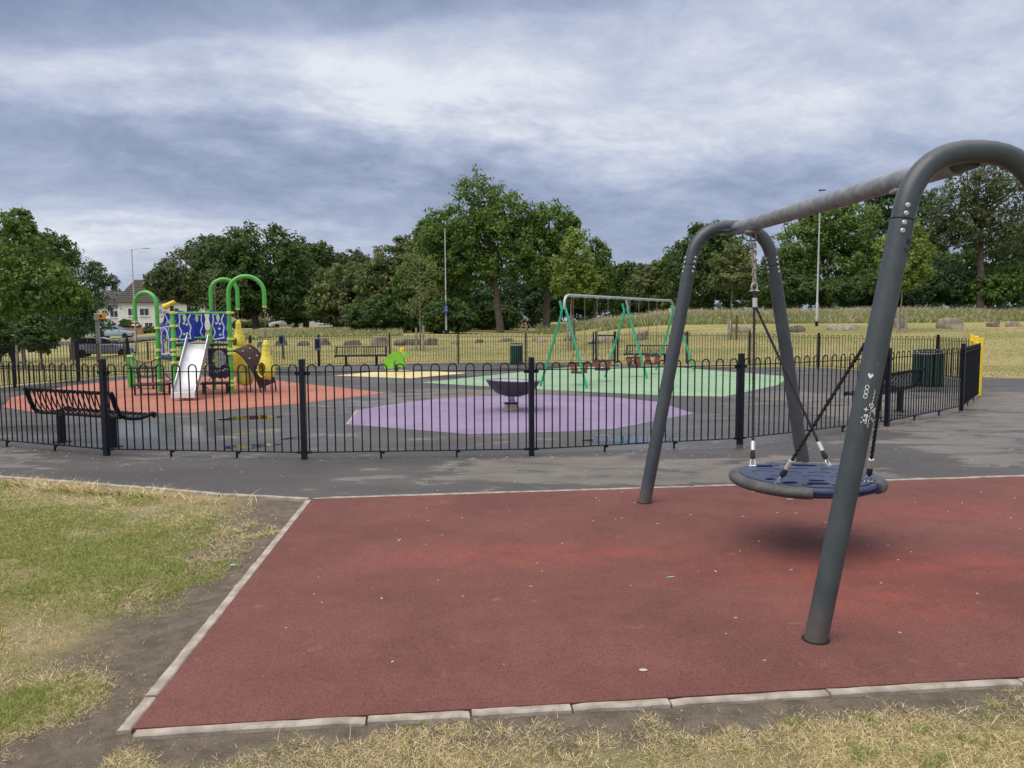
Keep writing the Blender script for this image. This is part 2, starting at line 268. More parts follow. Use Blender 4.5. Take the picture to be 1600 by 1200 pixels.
# ------------------------------------------------------------------ mesh tools
class MB:
    def __init__(s): s.v=[]; s.f=[]
    def add(s,vs,fs):
        o=len(s.v); s.v+= [tuple(p) for p in vs]; s.f+=[tuple(i+o for i in f) for f in fs]; return s
    def box(s,c,size,rz=0.,m=None,bev=0.):
        x,y,z=[k/2 for k in size]
        if bev:
            b=min(bev,x*.9,y*.9,z*.9); ring=[]
            for zz,i in ((-z,b),(-z+b,0),(z-b,0),(z,b)):
                xx,yy=x-i,y-i; q=min(b,xx*.5,yy*.5)
                ring.append([(-xx+q,-yy,zz),(xx-q,-yy,zz),(xx,-yy+q,zz),(xx,yy-q,zz),(xx-q,yy,zz),(-xx+q,yy,zz),(-xx,yy-q,zz),(-xx,-yy+q,zz)])
            vs=[p for r in ring for p in r]; fs=[tuple(range(7,-1,-1)),tuple(range(24,32))]
            for k in range(3): fs+=[(k*8+i,k*8+(i+1)%8,k*8+8+(i+1)%8,k*8+8+i) for i in range(8)]
        else:
            vs=[(-x,-y,-z),(x,-y,-z),(x,y,-z),(-x,y,-z),(-x,-y,z),(x,-y,z),(x,y,z),(-x,y,z)]
            fs=[(3,2,1,0),(4,5,6,7),(0,1,5,4),(1,2,6,5),(2,3,7,6),(3,0,4,7)]
        R=Matrix.Rotation(rz,3,'Z') if m is None else m
        return s.add([R@Vector(p)+Vector(c) for p in vs],fs)
    def tube(s,pts,r,seg=8,closed=False,cap=True,flat=1.,up=None):
        P=[Vector(p) for p in pts]; n=len(P); rr=r if isinstance(r,(list,tuple)) else [r]*n
        vs=[];prev=None
        for i,p in enumerate(P):
            if closed: d=(P[(i+1)%n]-P[i-1])
            else: d=(P[min(i+1,n-1)]-P[max(i-1,0)])
            d.normalize()
            if up is not None: a=Vector(up).cross(d); 
            elif prev is None: a=(Vector((0,0,1)) if abs(d.z)<.9 else Vector((1,0,0))).cross(d)
            else: a=prev-d*prev.dot(d)
            a.normalize(); b=d.cross(a); prev=a
            for k in range(seg):
                t=2*PI*k/seg; vs.append(p+a*math.cos(t)*rr[i]+b*math.sin(t)*rr[i]*flat)
        fs=[]
        for i in range(n if closed else n-1):
            j=(i+1)%n
            for k in range(seg):
                l=(k+1)%seg; fs.append((i*seg+k,i*seg+l,j*seg+l,j*seg+k))
        if cap and not closed: fs+=[tuple(range(seg-1,-1,-1)),tuple((n-1)*seg+k for k in range(seg))]
        return s.add(vs,fs)
    def lathe(s,prof,seg=24,c=(0,0,0),m=None,cap=True):
        vs=[];fs=[];n=len(prof); m=m or Matrix.Identity(3)
        for r,z in prof:
            for k in range(seg): t=2*PI*k/seg; vs.append(m@Vector((r*math.cos(t),r*math.sin(t),z))+Vector(c))
        for i in range(n-1):
            for k in range(seg): l=(k+1)%seg; fs.append((i*seg+k,i*seg+l,(i+1)*seg+l,(i+1)*seg+k))
        if cap: fs+=[tuple(range(seg-1,-1,-1)),tuple((n-1)*seg+k for k in range(seg))]
        return s.add(vs,fs)
    def plate(s,outer,holes,T,th):
        """2D polygon with holes -> slab. T(x,y,h)->Vector"""
        loops=[outer]+list(holes); tri=tessellate_polygon([[Vector((a,b,0)) for a,b in l] for l in loops])
        flatp=[p for l in loops for p in l]; n=len(flatp)
        vs=[T(a,b,th/2) for a,b in flatp]+[T(a,b,-th/2) for a,b in flatp]
        fs=[tuple(f) for f in tri]+[tuple(i+n for i in reversed(f)) for f in tri]; o=0
        for l in loops:
            k=len(l)
            for i in range(k): j=(i+1)%k; fs.append((o+i,o+j,o+j+n,o+i+n))
            o+=k
        return s.add(vs,fs)
    def mesh(s,name,m,smooth=False,ang=40):
        me=bpy.data.meshes.new(name); me.from_pydata(s.v,[],s.f)
        bm=bmesh.new(); bm.from_mesh(me); bmesh.ops.recalc_face_normals(bm,faces=bm.faces); bm.to_mesh(me); bm.free()
        me.materials.append(m)
        if smooth:
            for p in me.polygons: p.use_smooth=True
            me.set_sharp_from_angle(angle=math.radians(ang))
        return me
def link(name,me,parent=None,loc=(0,0,0),rot=(0,0,0)):
    o=bpy.data.objects.new(name,me); col.objects.link(o); o.parent=parent; o.location=loc; o.rotation_euler=rot; return o
def part(name,mb,m,parent=None,smooth=True,label=None,loc=(0,0,0),rot=(0,0,0)):
    o=link(name,mb.mesh(name,m,smooth),parent,loc,rot)
    if label: o['label']=label
    return o
def tag(o,label,cat,group=None):
    o['label']=label; o['category']=cat
    if group: o['group']=group
    return o
def thing(name,label,cat,loc=(0,0,0),rz=0.,group=None):
    o=bpy.data.objects.new(name,None); col.objects.link(o); o.empty_display_size=.2; o.location=loc; o.rotation_euler=(0,0,rz); return tag(o,label,cat,group)
def structure(name,mb,m,smooth=False,parent=None):
    o=part(name,mb,m,parent,smooth); o['kind']='structure'; return o
def stuff(o,label=None,cat=None):
    o['kind']='stuff'
    if label: o['label']=label
    if cat: o['category']=cat
    return o
def copy_tree(o,parent=None):
    c=o.copy(); col.objects.link(c); c.parent=parent
    for ch in list(o.children): copy_tree(ch,c)
    return c
def npmesh(name,V,nper,m,attr=None,faces=None):
    """V (N*nper,3) verts; each group = the faces pattern"""
    faces=faces or [tuple(range(nper))]; N=len(V)//nper
    idx=np.concatenate([np.array(f) for f in faces]); lens=np.array([len(f) for f in faces]); L=len(idx)
    li=(np.arange(N)[:,None]*nper+idx[None,:]).ravel().astype(np.int32); nf=N*len(faces)
    tot=np.tile(lens,N).astype(np.int32); start=np.concatenate([[0],np.cumsum(tot)[:-1]]).astype(np.int32)
    me=bpy.data.meshes.new(name); me.vertices.add(len(V)); me.vertices.foreach_set('co',V.astype(np.float32).ravel())
    me.loops.add(len(li)); me.loops.foreach_set('vertex_index',li); me.polygons.add(nf); me.polygons.foreach_set('loop_start',start)
    if attr is not None:
        a=me.color_attributes.new('tint','FLOAT_COLOR','POINT'); a.data.foreach_set('color',attr.astype(np.float32).ravel())
    me.update(calc_edges=True); me.materials.append(m); return me
# ------------------------------------------------------------------ terrain
UC=np.array([-1.0,-.55,-.4,-.3,-.1,.05,.2,.4,.6,1.0]); DR=np.array([0,20,24,30,36,42,50,65,90,130,400.])
TZ=np.array([[0]*10,[0]*10,[0]*9+[.05],[-.1,-.12,-.03,0,0,0,.05,.2,.42,.6],[-.2,-.25,-.05,.1,.15,.2,.45,.75,.85,.9],[-.45,-.45,-.05,.25,.39,.45,.78,1.15,1.1,1.1],
 [-.8,-.8,-.05,.42,.65,.6,1.25,1.4,1.45,1.5],[-1.,-1.,.2,.72,.85,.62,1.85,1.95,2.,2.],[-.1,-.1,.75,.9,1.4,1.4,2.1,2.1,2.1,2.1],[-.1,-.1,.8,1.,1.5,1.5,2.1,2.1,2.1,2.1],[0,0,.8,1,1.5,1.5,2,2,2,2]])
def terr(x,y):
    x=np.asarray(x,float); y=np.asarray(y,float); u=np.clip(x/np.maximum(y,5),-1,1); d=np.clip(y,0,399)
    i=np.clip(np.searchsorted(DR,d,side='right')-1,0,9); j=np.clip(np.searchsorted(UC,u,side='right')-1,0,8)
    fd=(d-DR[i])/(DR[i+1]-DR[i]); fu=(u-UC[j])/(UC[j+1]-UC[j]); fd=fd*fd*(3-2*fd)*.5+fd*.5; fu=fu*fu*(3-2*fu)*.5+fu*.5
    fd=np.where(i==2,fd*fd,fd)
    return (TZ[i,j]*(1-fu)+TZ[i,j+1]*fu)*(1-fd)+(TZ[i+1,j]*(1-fu)+TZ[i+1,j+1]*fu)*fd
def tz(x,y): return float(terr(x,y))
def spot(px,d,dz=0.):
    x=at(px,505,d).x; return Vector((x,d,tz(x,d)+dz))
xs=np.unique(np.concatenate([np.linspace(-900,-60,22),np.linspace(-60,60,81),np.linspace(-8,7,121),np.linspace(60,900,22)]))
ys=np.unique(np.concatenate([np.linspace(-60,1,8),np.linspace(1,9,66),np.linspace(9,130,82),np.linspace(130,900,18)]))
X,Y=np.meshgrid(xs,ys); Z=terr(X,Y)-.015
lump=np.array([[mn.fractal(Vector((a*1.7,b*1.7,0)),.8,2.,3) for a in xs] if 1<b<9 else [0]*len(xs) for b in ys])
Z=Z+np.clip(lump,-1,1)*.006*(Y<8.5)
V=np.stack([X.ravel(),Y.ravel(),Z.ravel()],1); nx=len(xs)
fs=[(j*nx+i,j*nx+i+1,(j+1)*nx+i+1,(j+1)*nx+i) for j in range(len(ys)-1) for i in range(nx-1)]
me=bpy.data.meshes.new('ground'); me.from_pydata(V.tolist(),[],fs); me.materials.append(GROUND)
for p in me.polygons: p.use_smooth=True
g=link('ground',me); g['kind']='structure'
def sheet(name,poly,z,m,th=.03):
    mb=MB(); mb.plate(poly,[],lambda a,b,h:Vector((a,b,z-th/2+h)),th); return structure(name,mb,m)
# red surface corners (real ground positions)
RA=(-1.83,6.77); RB=(-1.51,2.87)
def lerp(a,b,t): return tuple(a[i]+(b[i]-a[i])*t for i in range(len(a)))
RD=(9.5,8.07); RC=(9.5,4.02)
edgeL=[RA]+[G(350,773),G(200,760),G(60,749),G(0,745)]; e0=edgeL[-1]
edgeL+=[(-7.6,8.9),(-10.2,10.3),(-12.6,12.4),(-14.6,15.2),(-15.5,18.5)]
FR=[(-12.75,16.4),(-11.6,14.0),(-9.7,11.9),(-7.5,10.2),(-4.95,9.12),(-2.45,8.8),(.23,8.95),(2.95,9.7),(5.65,11.3),(7.9,13.2),(9.65,15.55)]
BK1=[(11.55,19.0),(11.9,21.1),(11.3,23.0),(10.15,25.0),(8.4,26.7),(6.5,28.0),(4.05,28.9)]
BK2=[(3.15,29.2),(.55,29.6),(-2.1,29.6),(-4.7,29.1),(-7.2,28.2),(-9.2,26.6),(-10.7,24.8),(-11.7,23.0),(-12.25,21.3),(-12.75,19.3),(-12.75,16.4)]
def scale_out(p,k): 
    c=(-.5,19.4); dx,dy=p[0]-c[0],p[1]-c[1]; l=math.hypot(dx,dy); return (p[0]+dx/l*k,p[1]+dy/l*k)
asph=[RA,RD,(40,12.5),(40,20.2),(13.6,20.5),(12.6,21.3)]+[scale_out(p,.35) for p in BK1[2:]]+[scale_out(p,.35) for p in BK2[:5]]
asph+=[(-9.4,28.6),(-13.,36.),(-16.2,42.),(-18.2,42.),(-14.6,35.),(-11.6,27.2)]+[scale_out(p,.35) for p in BK2[6:-1]]+[(-15.5,18.5)]+edgeL[::-1][1:-1]
# path branch would climb with the ground: cut it into its own draped sheet
asph=[p for p in asph if not (p[1]>28.5 and p[0]<-9) and p!=(-11.6,27.2)]
sheet('asphalt_surface',asph,0.,ASPH)
mb=MB(); pc=[(-9.0,26.4),(-10.6,29.5),(-12.6,33.),(-14.6,37.),(-16.5,41.),(-18.5,45.),(-21.,50.)]
vs=[];fs=[]
for i,(a,b) in enumerate(pc):
    for s in (-.9,.9): vs.append((a+s*.9,b+s*.45,tz(a+s*.9,b+s*.45)+.012))
for i in range(len(pc)-1): fs.append((2*i,2*i+1,2*i+3,2*i+2))
mb.add(vs,fs); structure('park_path',mb,ASPH,True)
# far road
mb=MB(); rp=[(-120,93),(-60,84),(-45,80),(-36,80),(-28,86),(-20,97),(-12,118),(-6,140)]; vs=[];fs=[]
for i,(a,b) in enumerate(rp):
    for s in (-1,1):
        q=(a+s*2.,b-s*3.); vs.append((q[0],q[1],tz(*q)+.05))
for i in range(len(rp)-1): fs.append((2*i,2*i+1,2*i+3,2*i+2))
mb.add(vs,fs); structure('road',mb,ASPH,True)
inset=.045
red=sheet('red_safety_surface',[RA,RD,RC,RB],.004,RED)
sheet('orange_safety_surface',[(-10.6,22.3),(-9.0,22.9),(-7.3,22.0),(-5.9,20.3),(-4.4,18.8),(-2.85,17.16),(-4.2,15.0),(-5.77,13.52),(-8.2,13.35),(-9.9,14.6),(-11.0,16.5),(-11.5,19.0),(-11.4,21.)],.004,ORANGE)
purple_pts=[(-2.61,11.85),(-2.85,13.78),(-2.2,15.0),(-1.4,15.9),(-.28,16.4),(.9,16.45),(2.2,15.8),(2.9,14.9),(3.15,13.0),(1.55,11.2),(.93,10.95),(-.59,10.7)]
sheet('purple_safety_surface',purple_pts,.004,PURPLE)
sheet('green_safety_surface',[(-2.4,20.04),(-.6,22.7),(1.0,25.2),(2.2,26.7),(5.6,26.2),(7.95,21.5),(6.6,18.7),(4.5,15.9),(3.3,16.2),(1.5,17.3)],.004,GREENR)
sheet('yellow_safety_surface',[(-5.4,22.95),(-3.9,25.6),(-1.4,23.8),(-2.9,21.65)],.004,YELLOWR)
# edging stones
def edging(path,parent,w=.055,L0=.915,vary=False,z=.014):
    d=[0]; 
    for i in range(len(path)-1): d.append(d[-1]+math.dist(path[i],path[i+1]))
    def P(s):
        for i in range(len(path)-1):
            if s<=d[i+1] or i==len(path)-2: return lerp(path[i],path[i+1],(s-d[i])/(d[i+1]-d[i]))
    s=0; k=0; r=random.Random(len(path)*7+int(path[0][0]*10))
    while s<d[-1]-.05:
        L=(r.choice([.42,.55,.9,.9,.7]) if vary else L0); e=min(s+L,d[-1]); a,b=P(s),P(e)
        ln=math.dist(a,b)-.010; rz=math.atan2(b[1]-a[1],b[0]-a[0]); mb=MB()
        n=10; vs=[];fs=[]
        for i in range(n+1):
            xx=-ln/2+ln*i/n; j1=r.uniform(-.0018,.0018); j2=r.uniform(-.0018,.0018); zt=r.uniform(-.0015,.0015)-(.006 if i in(0,n) and r.random()<.4 else 0)
            vs+=[(xx,-w/2+j1,-.1),(xx,-w/2+j1,-.006+zt),(xx,-w/2+.006+j1,zt),(xx,w/2-.006+j2,zt),(xx,w/2+j2,-.006+zt),(xx,w/2+j2,-.1)]
        for i in range(n):
            for q in range(5): fs.append((i*6+q,i*6+q+1,i*6+q+7,i*6+q+6))
        fs+=[(5,4,3,2,1,0),tuple(n*6+q for q in range(6))]; mb.add(vs,fs)
        part('edging_stone',mb,M['edging'],parent,False,loc=((a[0]+b[0])/2,(a[1]+b[1])/2,z+r.uniform(-.003,.003)),rot=(r.uniform(-.02,.02),0,rz+r.uniform(-.006,.006))); s=e
edging([(RA[0]-.02,RA[1]),(RB[0]-.03,RB[1]-.02)],red,.055,z=.006); edging([(RB[0]+.02,RB[1]-.03),(RC[0],RC[1]-.03)],red,.048,vary=True,z=.005)
edging([(RA[0],RA[1]+.03),(RD[0],RD[1]+.03)],red,.045,1.8,z=.008); edging([(edgeL[0][0]-.02,edgeL[0][1])]+edgeL[1:7],red,.05,z=.010)
edging([(-2.61,11.85),(-2.85,13.78)],bpy.data.objects['purple_safety_surface'],.05,z=.008)
# ------------------------------------------------------------------ puddles
def blob(cx,cy,rx,ry,n=40,seed=0,rot=0):
    r=random.Random(seed); ph=[r.uniform(0,6.28) for _ in range(4)]; o=[]
    for i in range(n):
        t=2*PI*i/n; k=1+.16*math.sin(2*t+ph[0])+.12*math.sin(3*t+ph[1])+.08*math.sin(5*t+ph[2])+.05*math.sin(9*t+ph[3])
        x,y=rx*k*math.cos(t),ry*k*math.sin(t); o.append((cx+x*math.cos(rot)-y*math.sin(rot),cy+x*math.sin(rot)+y*math.cos(rot)))
    return o
for i,(cx,cy,rx,ry,rot) in enumerate([(-4.45,12.75,.42,.32,.3),(-3.42,9.75,.30,.2,.4),(1.62,10.2,.62,.30,.25),(-2.9,10.5,.35,.10,.5)]):
    o=sheet('puddle',blob(cx,cy,rx,ry,seed=i+3,rot=rot),.003,WATER,.002)
# ------------------------------------------------------------------ bow top fences
HB=.082; HOOPW=.098; RBAR=.0085; TOPZ=1.03; ARC=1.115
def hoop_mesh():
    mb=MB(); h=HOOPW/2; pts=[(-h,0,HB)]+[(-h,0,ARC-h)]+[(h*math.cos(a),0,ARC-h+h*math.sin(a)) for a in [PI-PI*k/8 for k in range(1,8)]]+[(h,0,ARC-h),(h,0,HB)]
    mb.tube(pts,RBAR,6); return mb.mesh('hoop',M['black'],True)
HM=hoop_mesh()
def post_mesh():
    mb=MB(); mb.box((0,0,.585),(.06,.06,1.17)); mb.box((0,0,1.176),(.066,.066,.014),bev=.004); return mb.mesh('post',M['navyblack'])
PM=post_mesh()
mb=MB(); mb.box((0,0,0),(.06,.03,.03),bev=.006); mb.lathe([(.009,-.018),(.012,0),(.009,.02)],8,(0.01,-.018,0),Matrix.Rotation(PI/2,3,'X')); BRM=mb.mesh('rail_bracket',M['black'])
mb=MB(); mb.box((0,0,-.06),(.02,.02,.12)); mb.box((.02,0,-.012),(.05,.03,.022),bev=.006); FTM=mb.mesh('rail_foot',M['black'])
def fence(posts,root,detail=True,postmask=None):
    cx,cy=root.location.x,root.location.y
    for i,(x,y) in enumerate(posts):
        if postmask is None or postmask[i]:
            j=min(i+1,len(posts)-1); k=max(i-1,0); rz=math.atan2(posts[j][1]-posts[k][1],posts[j][0]-posts[k][0])
            link('post',PM,root,(x-cx,y-cy,tz(x,y)),(0,0,rz))
    for i in range(len(posts)-1):
        (x0,y0),(x1,y1)=posts[i],posts[i+1]; L=math.hypot(x1-x0,y1-y0); rz=math.atan2(y1-y0,x1-x0); mx,my=(x0+x1)/2-cx,(y0+y1)/2-cy
        z0,z1=tz(x0,y0),tz(x1,y1); zm=(z0+z1)/2; pitch=-math.atan2(z1-z0,L); ux,uy=math.cos(rz),math.sin(rz)
        for nm,z in (('top_rail',TOPZ),('bottom_rail',HB)):
            mb=MB(); mb.box((0,0,0),(L-.058,.036,.010)); part(nm,mb,M['black'],root,False,loc=(mx,my,zm+z),rot=(0,pitch,rz))
        n=max(1,round((L-.10)/(2*HOOPW))); st=(L-.02)/n
        for k in range(n):
            s=-L/2+.01+(k+.5)*st; link('hoop',HM,root,(mx+ux*s,my+uy*s,zm+(z1-z0)*s/L),(0,0,rz+random.uniform(-.02,.02)))
        if detail:
            for s,z,fl in ((-L/2+.06,TOPZ-.02,0),(L/2-.06,TOPZ-.02,PI),(-L/2+.06,HB,0),(L/2-.06,HB,PI)): link('rail_bracket',BRM,root,(mx+ux*s,my+uy*s,zm+z),(0,0,rz+fl))
            for s in (-L/6,L/6): link('rail_foot',FTM,root,(mx+ux*s,my+uy*s,zm+HB-.005),(0,0,rz))
f1=thing('metal_fence','black bow-top railing sweeping across the front between the grey path and the purple surface','fence',(0.2,8.95,0)); fence(FR,f1,True,[1]*10+[0])
f2=thing('metal_fence','black bow-top railing at the back right, ending at the yellow gate with dry lawn behind','fence',(8.4,26.7,0)); fence(BK1,f2,False)
f3=thing('metal_fence','black bow-top railing behind the climbing frame and the frog springer, dry lawn behind','fence',(-4.7,29.1,0)); fence(BK2[:-1]+[BK2[-1]],f3,False,[1]*10+[0])
def leaf_gate(root,L,m,frame=None,hoops=True):
    fr=MB(); w=.085
    for x in (w/2,L-w/2): fr.box((x,0,.60),(w,w,1.16))
    part('gate_stile',fr,m,root,False) if False else None
    for x in (w/2,L-w/2):
        b=MB(); b.box((x,0,.62),(w,w,1.2),bev=.006); part('stile',b,m,root,False)
    for z in (.11,1.06):
        b=MB(); b.box((L/2,0,z),(L-2*w-.002,.04,.05)); part('rail',b,m,root,False)
    n=int((L-.12)/.12)
    for k in range(n):
        b=MB(); x=.06+(L-.12)*(k+.5)/n; b.tube([(x,0,.13),(x,0,1.04)],.009,6); part('bar',b,m,root)
gp,gq=FR[-1],BK1[0]; gz=math.atan2(gq[1]-gp[1],gq[0]-gp[0])
g1=thing('yellow_gate','nearer leaf of the yellow double gate, its tall bright yellow stile ending the front railing','gate',(gp[0]+.02,gp[1]+.02,0),gz); leaf_gate(g1,1.80,M['yellowgate'])
g2=thing('yellow_gate','farther leaf of the yellow double gate at the back right railing','gate',(gq[0]-.04,gq[1]-.08,0),gz+PI); leaf_gate(g2,1.80,M['yellowgate'])
g3=thing('metal_gate','narrow black gate in the back railing behind the green toddler swings','gate',(3.22,29.18,0),math.atan2(-.28,.9)); leaf_gate(g3,.80,M['black'])
# ------------------------------------------------------------------ basket swing
TH=-.12; ax=Vector((math.sin(TH),math.cos(TH),0)); bx=Vector((math.cos(TH),-math.sin(TH),0)); NC=Vector((2.275,3.76,0)); LEN=2.92; WF=.765; SL=.185; ZT=2.415; RP=.055
sw=thing('basket_swing_frame','thick anthracite tubular swing frame with a galvanised crossbar standing on the red surface','swing frame',NC)
def onleg(side,z): return bx*side*(WF-SL*z)+Vector((0,0,z))
def arch(c,name):
    R=.30; pts=[]
    zc=ZT-R; 
    for side in (-1,1):
        seq=[onleg(side,z) for z in (-.03,.6,1.2,1.75)]
        knee=onleg(side,ZT); d=(onleg(side,2.)-onleg(side,1.)).normalized(); h=bx*(-side)
        tl=.30; p0=knee-d*tl; p2=knee+h*tl
        arc=[(p0*(1-t)**2+knee*2*t*(1-t)+p2*t*t) for t in [k/9 for k in range(10)]]
        seq+=arc; pts.append(seq)
    path=pts[0]+pts[1][::-1]
    top=[p for p in path if p.z>2.10]; lowL=[p for p in path[:len(path)//2] if p.z<=1.78]; lowR=[p for p in path[len(path)//2:] if p.z<=1.78]
    J=2.085
    a=MB(); tl_=[onleg(-1,J)]+top+[onleg(1,J)]; a.tube([p+c for p in tl_],RP,20)
    part('arch_tube',a,M['anthracite'],sw)
    FM=MATS.get('fm') or MATS.setdefault('fm',frame_mat())
    for side in (-1,1):
        l=MB(); l.tube([onleg(side,-.03)+c,onleg(side,.9)+c,onleg(side,J-.006)+c],RP+.0008,20); leg=part('leg',l,FM,sw)
        gj=MB(); gj.lathe([(RP-.01,.0045),(RP+.012,.0045),(RP+.012,.0085),(RP-.01,.0085)],20,onleg(side,0)+c,cap=False); part('ground_joint',gj,M['hole'],leg,False)
        lb=MB(); lb.tube([onleg(side,J-.012)+c,onleg(side,J+.006)+c],RP-.004,16); part('joint_ring',lb,M['hole'],leg)
        for z in (J-.060,J-.022,J+.022,J+.060):
            for ang in ((-.38,1.45) if name=='near' else (.38,-1.45)):
                p=onleg(side,z)+c; dirn=(-ax*math.cos(ang)+bx*math.sin(ang)).normalized()
                m3=dirn.to_track_quat('Z','Y').to_matrix(); b=MB(); b.lathe([(.012,-.004),(.012,.002),(.008,.006),(.003,.006)],10,p+dirn*RP,m3); part('bolt',b,M['bolt'],leg)
arch(Vector((0,0,0)),'near'); arch(ax*LEN,'far')
# crossbar
ZB=ZT-.03
cb=MB(); cb.tube([ax*.13+Vector((0,0,ZB)),ax*(LEN-.13)+Vector((0,0,ZB))],.057,20); part('crossbar',cb,M['galv'],sw)
HO={1:.56,-1:.42}
for s,t0 in ((1,0.),(-1,LEN)):
    b=MB(); b.tube([ax*(t0+s*.03)+Vector((0,0,ZB)),ax*(t0+s*.17)+Vector((0,0,ZB))],.049,16); part('crossbar_socket',b,M['anthracite'],sw)
    g_=MB(); a0=ax*(t0+s*.04)+Vector((0,0,ZB-.015)); 
    g_.add([a0+bx*.16,a0-bx*.16,a0+ax*s*.26+bx*.03,a0+ax*s*.26-bx*.03]+[q+Vector((0,0,.010)) for q in (a0+bx*.16,a0-bx*.16,a0+ax*s*.26+bx*.03,a0+ax*s*.26-bx*.03)],[(0,1,3,2),(4,6,7,5),(0,4,5,1),(1,5,7,3),(3,7,6,2),(2,6,4,0)])
    part('gusset_plate',g_,M['anthracite'],sw,False)
    b=MB(); b.box(tuple(ax*(t0+s*HO[s])+Vector((0,0,ZB-.064))),(.13,.09,.02),TH,bev=.004); hp=part('hanger_plate',b,M['galv'],sw,False)
# graffiti on near left leg
def text_mesh(s,size,m,place,name='graffiti'):
    cu=bpy.data.curves.new('t','FONT'); cu.body=s; cu.size=size; cu.offset=size*.02; o=bpy.data.objects.new('t',cu); col.objects.link(o)
    dg=bpy.context.evaluated_depsgraph_get(); me=bpy.data.meshes.new_from_object(o.evaluated_get(dg)); bpy.data.objects.remove(o)
    for v in me.vertices: v.co=place(v.co.x,v.co.y)
    me.name=name; me.materials.clear(); me.materials.append(m); return me
ldir=(onleg(-1,1.)-onleg(-1,0.)).normalized(); fx=bx.copy(); fx=(fx-ldir*fx.dot(ldir)).normalized(); fn=ldir.cross(fx); 
if fn.y>0: fn=-fn
def wrap(z0,arc0,rot):
    def f(x,y):
        a=x*math.cos(rot)-y*math.sin(rot); b=x*math.sin(rot)+y*math.cos(rot); th=(arc0+a)/RP
        return onleg(-1,z0)+ldir*b+(fx*math.sin(th)+fn*math.cos(th))*(RP+.0016)
    return f
def stroke(name,pts,z0,arc0,w,m):
    f=wrap(z0,arc0,0.); mb=MB(); mb.tube([f(a,b) for a,b in pts],w,5); return part(name,mb,m,sw)
link('graffiti',text_mesh('Isla +',.038,M['graffiti'],wrap(1.095,-.006,PI/2)),sw)
stroke('graffiti',[(.004*math.sin(k*2.4),.0072*k) for k in range(27)],1.08,.004,.0012,M['graffiti'])
for k in range(3): stroke('graffiti',[(.008*math.cos(a),k*.022+.010*math.sin(a)) for a in [i*.6 for i in range(11)]],1.225,-.034,.0018,M['graffiti'])
hf=wrap(1.325,-.030,0.); mb=MB(); mb.add([hf(0,-.014),hf(.011,0),hf(.012,.009),hf(.006,.012),hf(0,.006),hf(-.006,.012),hf(-.012,.009),hf(-.011,0)],[tuple(range(8))]); part('graffiti',mb,M['graffiti'],sw,False)
link('graffiti',text_mesh('Bes',.036,M['graffiti'],wrap(1.165,.008,-.75)),sw); link('graffiti',text_mesh('xoxo',.020,M['graffiti'],wrap(1.125,.010,-.6)),sw)
hb=[(.008*16*math.sin(a)**3/16*1.3,.008*(13*math.cos(a)-5*math.cos(2*a)-2*math.cos(3*a)-math.cos(4*a))/13*1.4) for a in [i*2*PI/20 for i in range(21)]]
stroke('graffiti',hb,1.185,.002,.0017,M['graffiti'])
link('graffiti',text_mesh('ROT',.032,M['graffdark'],wrap(1.965,.006,0.)),sw); link('graffiti',text_mesh('+oc',.034,M['graffdark'],wrap(1.925,.0,0.)),sw)
# basket seat
BC=NC+ax*(LEN/2)+Vector((-.03,.05,.49)); seat=thing('nest_swing','round blue nest swing seat with grey rubber bumpers hanging from four black ropes','swing seat',BC)
R0=.475; rs=Matrix.Rotation(TH+.05,3,'Z')
def oval(cx,cy,rx,ry,rot=0,n=10,p=.6):
    o=[]
    for i in range(n):
        a=2*PI*i/n; x=math.copysign(abs(math.cos(a))**p,math.cos(a))*rx; y=math.copysign(abs(math.sin(a))**p,math.sin(a))*ry
        o.append((cx+x*math.cos(rot)-y*math.sin(rot),cy+x*math.sin(rot)+y*math.cos(rot)))
    return o
outer=[((R0-.03)*math.cos(2*PI*i/48),(R0-.03)*math.sin(2*PI*i/48)) for i in range(48)]
holes=[oval(-.20,.27,.085,.028,.12),oval(.06,.31,.095,.028,-.03),oval(-.02,-.33,.06,.028,0),oval(-.20,-.31,.045,.026,.3),oval(.18,-.31,.055,.028,-.2),oval(-.11,-.375,.03,.012,.1),oval(.08,-.38,.03,.012,0),oval(.0,-.235,.045,.020,0),oval(.28,-.20,.04,.025,-.5),oval(-.30,-.20,.03,.022,.5),oval(.30,.22,.05,.024,-.6)]
holes=[[(sum(p[0] for p in h)/len(h)+(q[0]-sum(p[0] for p in h)/len(h))*1.25,sum(p[1] for p in h)/len(h)+(q[1]-sum(p[1] for p in h)/len(h))*1.45) for q in h] for h in holes]
mb=MB(); mb.plate(outer,holes,lambda a,b,h:rs@Vector((a,b,h+.022)),.020)
sp=part('seat_disc',mb,M['blueseat'],seat,False)
mb=MB(); mb.tube([rs@Vector(((R0-.02)*math.cos(2*PI*i/48),(R0-.02)*math.sin(2*PI*i/48),0)) for i in range(48)],.030,12,closed=True,flat=.9,up=(0,0,1)); part('seat_rim',mb,M['blueseat'],seat)
mb=MB(); mb.lathe([(.03,-.085),(.25,-.08),(.44,-.045),(.50,-.02),(.50,-.010),(.44,-.030),(.25,-.060),(.03,-.07)],40,m=rs,cap=False); part('seat_underside',mb,M['darkblue'],seat)
for (a,b) in ((-.28,.06),(-.1,.03),(.1,.02),(.28,.0),(-.2,-.1),(.02,-.1),(.2,-.12),(0,.16),(-.22,.14),(.22,.15)):
    mb=MB(); hw=.075; z_=lambda q,w:.0335; pts=[(a-hw,b),(a-hw*.5,b+.03),(a+hw*.5,b+.03),(a+hw,b)]
    mb.tube([rs@Vector((p,q,z_(p,q))) for p,q in pts],.0014,5); part('moulded_groove',mb,M['darkblue'],seat)
